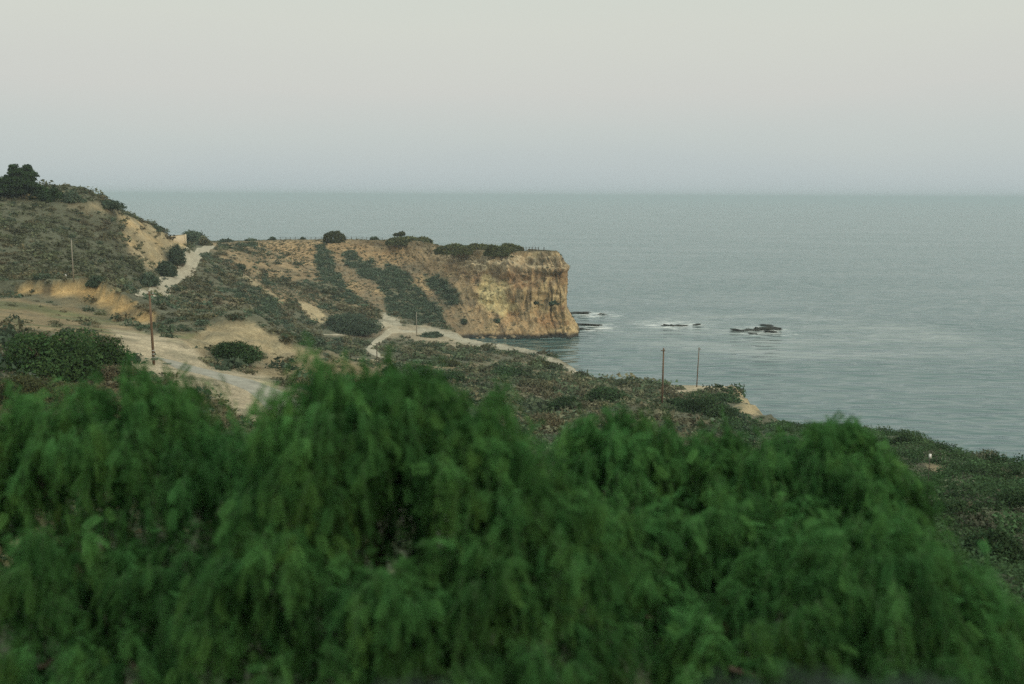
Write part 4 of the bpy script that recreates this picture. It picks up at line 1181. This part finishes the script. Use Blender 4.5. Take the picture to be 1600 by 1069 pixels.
# ------------------------------------------------------------------ pepper trees in front
def leaf_template(pairs, length, ll, lw):
    V = []
    for i in range(pairs):
        s = (i + 0.6) / pairs
        o = np.array([s * length, 0, -0.35 * length * s * s])
        sc = 1.0 - 0.35 * abs(s - 0.45)
        for sd in (-1, 1):
            dr = np.array([0.55, 0.83 * sd, -0.18]); dr /= np.linalg.norm(dr)
            side = np.cross(dr, [0, 0, 1.0]); side /= np.linalg.norm(side)
            e = o + dr * ll * sc; m_ = o + dr * ll * sc * .42
            V.append([o + dr * ll * .08 + side * lw * .55, e, o + dr * ll * .22 - side * lw * .55])
    return np.array(V).reshape(-1, 3)
LEAF_A = leaf_template(4, 0.115, 0.046, 0.0125)
LEAF_B = leaf_template(5, 0.19, 0.080, 0.030)
def pepper_tree(label, trunk, lobes, seed, col):
    """trunk: (pixel x, metres ahead); lobes: (pixel x, pixel y, metres ahead, radius, strands)"""
    rng = np.random.default_rng(seed)
    bx = P(trunk[0], 600, trunk[1])[0]; by = trunk[1]; bz = ground(bx, by)
    B0 = np.array([bx, by, bz])
    t = thing('pepper_tree', B0, label, 'tree', 'weeping pepper trees across the front')
    C_ = [(P(a, b_ - 36, d) - B0, r, n) for a, b_, d, r, n in lobes]
    top = np.mean([c for c, _, _ in C_], axis=0)
    fork = np.array([top[0] * .25, top[1] * .25, max(1.0, top[2] * .42)])
    MB().tube([[0, 0, -.4], [0.05, 0, .1], fork * [.5, .5, .55], fork], [.34, .24, .20, .17], 12).build('trunk', M_BARK, t, True)
    P0, D0, LN, TN, WM, INN = [], [], [], [], [], []
    for c, r, n in C_:
        mid = fork * .55 + c * .45 + np.array([0, 0, .25])
        MB().tube([fork, mid, c], [.11, .07, .02], 8).build('limb', M_BARK, t, True)
        # arching branchlets leave the limb's end, each carrying a spray of hanging strands
        n = int(n * 2.1)
        nb = max(9, int(n / 9))
        bd = rng.normal(size=(nb, 3)); bd[:, 2] = np.abs(bd[:, 2]) * 0.85 - 0.15
        bd /= np.linalg.norm(bd, axis=1, keepdims=True)
        bl = r * (rng.uniform(.70, 1.05, nb) + 0.15 * fbm(bd[:, 0] * 2.4 + seed, bd[:, 1] * 2.4, bd[:, 2] * 2.4, 2)); pn = fbm((c[0] + bd[:, 0] * r) * 1.1 + seed, (c[1] + bd[:, 1] * r) * 1.1, (c[2] + bd[:, 2] * r) * 1.1, 3)
        bt = np.clip(rng.normal(1, .16, nb) + 0.35 * pn, .5, 1.7); bw = np.clip(rng.random(nb) ** 2 + 0.9 * np.maximum(0, pn), 0, 1)
        k = rng.integers(0, nb, n)
        e = rng.uniform(.55, 1.0, n)
        p = c + bd[k] * (bl[k] * e)[:, None] * [1.15, 1.1, 1.0] + np.array([0, 0, -.12]) * (e ** 2)[:, None] * r + rng.normal(0, .055, (n, 3))
        P0.append(p)
        D0.append(bd[k] * [0.9, 0.9, 0.5] + [0, 0, .18] + rng.normal(0, .30, (n, 3)))
        LN.append(rng.uniform(.28, .95, n) * rng.uniform(.6, 1.1, n)); TN.append(bt[k] * np.clip(rng.normal(1, .10, n), .7, 1.3)); WM.append(bw[k]); INN.append(np.zeros(n, bool))
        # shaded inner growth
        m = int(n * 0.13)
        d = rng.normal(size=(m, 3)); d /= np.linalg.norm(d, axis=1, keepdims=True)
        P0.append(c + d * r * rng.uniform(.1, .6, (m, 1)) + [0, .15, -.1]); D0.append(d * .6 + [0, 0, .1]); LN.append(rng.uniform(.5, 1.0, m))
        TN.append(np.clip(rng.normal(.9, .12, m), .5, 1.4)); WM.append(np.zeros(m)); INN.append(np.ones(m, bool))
    P0, D0, LN, tone, warm, inner = [np.concatenate(q) for q in (P0, D0, LN, TN, WM, INN)]
    D0 /= np.linalg.norm(D0, axis=1, keepdims=True)
    NS = len(P0)
    wind = np.array([.10, .03, 0])
    sway = rng.normal(0, .16, (NS, 3)) * [1, 1, 0] + wind
    Vs, Cs = [], []
    per = 10
    for j in range(per):
        s = (j + rng.random(NS)) / per
        S = s[:, None]
        p = P0 + D0 * (LN[:, None] * S * (1 - .45 * S) * .72) + (np.array([0, 0, -1.0]) + sway) * (LN[:, None] * S ** 1.7 * .95)
        tan = D0 * (.72 * (1 - .9 * S)) + (np.array([0, 0, -1.0]) + sway) * (1.6 * S ** .7)
        tan /= np.linalg.norm(tan, axis=1, keepdims=True)
        lat = np.cross(tan, rng.normal(size=(NS, 3))); lat /= np.linalg.norm(lat, axis=1, keepdims=True) + 1e-9
        x = tan * .9 + lat * .65 + np.array([0, 0, -.30]); x /= np.linalg.norm(x, axis=1, keepdims=True)
        up = np.array([0, 0, 1.0]) + rng.normal(0, .6, (NS, 3))
        y = np.cross(up, x); y /= np.linalg.norm(y, axis=1, keepdims=True) + 1e-9
        z = np.cross(x, y)
        Fm = np.stack([x, y, z], 1) * rng.uniform(.65, 1.2, (NS, 1, 1))
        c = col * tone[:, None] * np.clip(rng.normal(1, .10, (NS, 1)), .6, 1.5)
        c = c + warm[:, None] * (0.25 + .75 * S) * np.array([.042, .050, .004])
        big = inner | (rng.random(NS) < 0.10)
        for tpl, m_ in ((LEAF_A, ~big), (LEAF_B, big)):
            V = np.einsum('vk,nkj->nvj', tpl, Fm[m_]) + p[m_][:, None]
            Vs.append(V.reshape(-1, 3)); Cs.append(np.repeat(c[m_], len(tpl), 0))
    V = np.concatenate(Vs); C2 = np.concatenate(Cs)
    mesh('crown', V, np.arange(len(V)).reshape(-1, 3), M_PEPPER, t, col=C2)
    # hanging twigs that carry the leaves
    S = np.linspace(0, 1, 5)[None, :, None]
    Q = P0[:, None] + D0[:, None] * (LN[:, None, None] * S * (1 - .45 * S) * .72) + (np.array([0, 0, -1.0]) + sway)[:, None] * (LN[:, None, None] * S ** 1.7 * .95)
    w = np.array([.006, .005, .004, .003, .002])[None, :, None]
    a = np.array([1.0, .2, 0]) * w; b_ = np.array([-.5, .8, 0]) * w
    R_ = np.stack([Q + a, Q + b_], 2).reshape(NS, 10, 3)
    fb = np.array([[2 * k, 2 * k + 1, 2 * k + 3, 2 * k + 2] for k in range(4)])
    mesh('twigs', R_.reshape(-1, 3), (fb[None] + (np.arange(NS) * 10)[:, None, None]).reshape(-1, 4), M_TWIG, t)
    return t
GP = np.array([0.058, 0.160, 0.050])
pepper_tree('weeping pepper tree filling the lower left corner', (150, 12.5), [
    (215, 708, 12.0, 1.10, 330), (45, 748, 12.3, 1.10, 300), (-90, 800, 12.2, 1.1, 150), (325, 785, 11.4, .76, 200), (120, 920, 10.6, .80, 150), (290, 940, 10.2, .70, 130),
    (-20, 960, 10.4, .8, 110), (60, 1080, 9.6, .7, 90), (215, 1085, 9.4, .7, 90), (380, 1010, 9.4, .6, 90)], 71, GP)
pepper_tree('tallest weeping pepper tree crown in the middle', (600, 10.2), [
    (555, 694, 10.2, .95, 340), (680, 745, 10.1, .90, 290), (480, 780, 9.9, .70, 190), (785, 800, 9.8, .78, 220), (865, 890, 9.5, .66, 150),
    (430, 920, 9.2, .62, 120), (610, 965, 8.8, .60, 120), (755, 930, 9.0, .55, 100), (500, 1090, 8.5, .6, 80), (860, 1040, 8.7, .6, 90), (690, 1110, 8.3, .6, 80)], 72, GP * .96)
pepper_tree('weeping pepper tree right of the middle with a pointed tuft', (1130, 13.2), [
    (950, 748, 13.0, .78, 250), (1045, 764, 13.2, .82, 250), (1165, 780, 13.0, .84, 260), (1300, 762, 12.8, .74, 280), (1316, 720, 12.9, .28, 60), (1360, 812, 12.2, .62, 170),
    (985, 880, 11.6, .80, 170), (1110, 885, 11.4, .85, 180), (1225, 870, 11.6, .6, 110), (1010, 1000, 10.2, .65, 110)], 73, GP * 1.04)
pepper_tree('low weeping pepper tree in the lower right corner', (1380, 9.8), [
    (1365, 938, 9.8, .90, 320), (1490, 985, 9.7, .70, 220), (1240, 985, 9.6, .68, 160), (1560, 1080, 9.4, .62, 120), (1440, 1090, 9.0, .66, 120), (1300, 1100, 8.9, .66, 110), (1140, 1080, 8.9, .66, 110)], 74, GP * 1.0)

# ------------------------------------------------------------------ small plants just below the camera
for i, (px, py, r, lab) in enumerate([(655, 1064, .20, 'blurred grey green shrub top at the bottom edge below the tallest pepper tree'),
                                      (1160, 1062, .22, 'blurred grey green shrub top at the bottom edge left of its neighbour'),
                                      (1290, 1068, .20, 'blurred grey green shrub top at the bottom edge between two others'),
                                      (1440, 1060, .22, 'blurred grey green shrub top at the bottom edge nearest the right corner')]):
    q = P(px, py, 2.9); g = ground(q[0], q[1])
    t = thing('shrub', (q[0], q[1], g), lab, 'shrub')
    rng = np.random.default_rng(500 + i)
    hgt = q[2] - g
    T, tone = leaf_cloud(rng, 900, .045, 12, (r * 1.3, r, r))
    T = T + np.array([0, 0, max(0.05, hgt - r)])
    mesh('foliage', T.reshape(-1, 3), np.arange(len(T) * 3).reshape(-1, 3), M_LEAF, t, col=np.repeat(np.array([.055, .075, .06]) * tone[:, None], 3, 0))
    mb = MB()
    for s in range(5):
        a = s * 1.26
        mb.tube([[.03 * math.cos(a), .03 * math.sin(a), -.1], [.08 * math.cos(a), .08 * math.sin(a), hgt * .5], [r * .6 * math.cos(a), r * .6 * math.sin(a), hgt - r * .4]], [.014, .011, .005], 6)
    mb.build('stem', M_BARK, t)

# ------------------------------------------------------------------ sea haze
m, n, l, b = new_mat('sea haze')
n.remove(b)
pv = n.new('ShaderNodeVolumePrincipled')
pv.inputs['Color'].default_value = (0.515, 0.60, 0.65, 1)
pv.inputs['Density'].default_value = 0.00016
pv.inputs['Anisotropy'].default_value = 0.0
l.new(pv.outputs[0], n['Material Output'].inputs['Volume'])
hz = MB().box((0, 0, 41.0), (82000, 82000, 94)).build('haze', m)
tag(hz, 'pale sea haze over the whole coast', None, None, 'stuff')
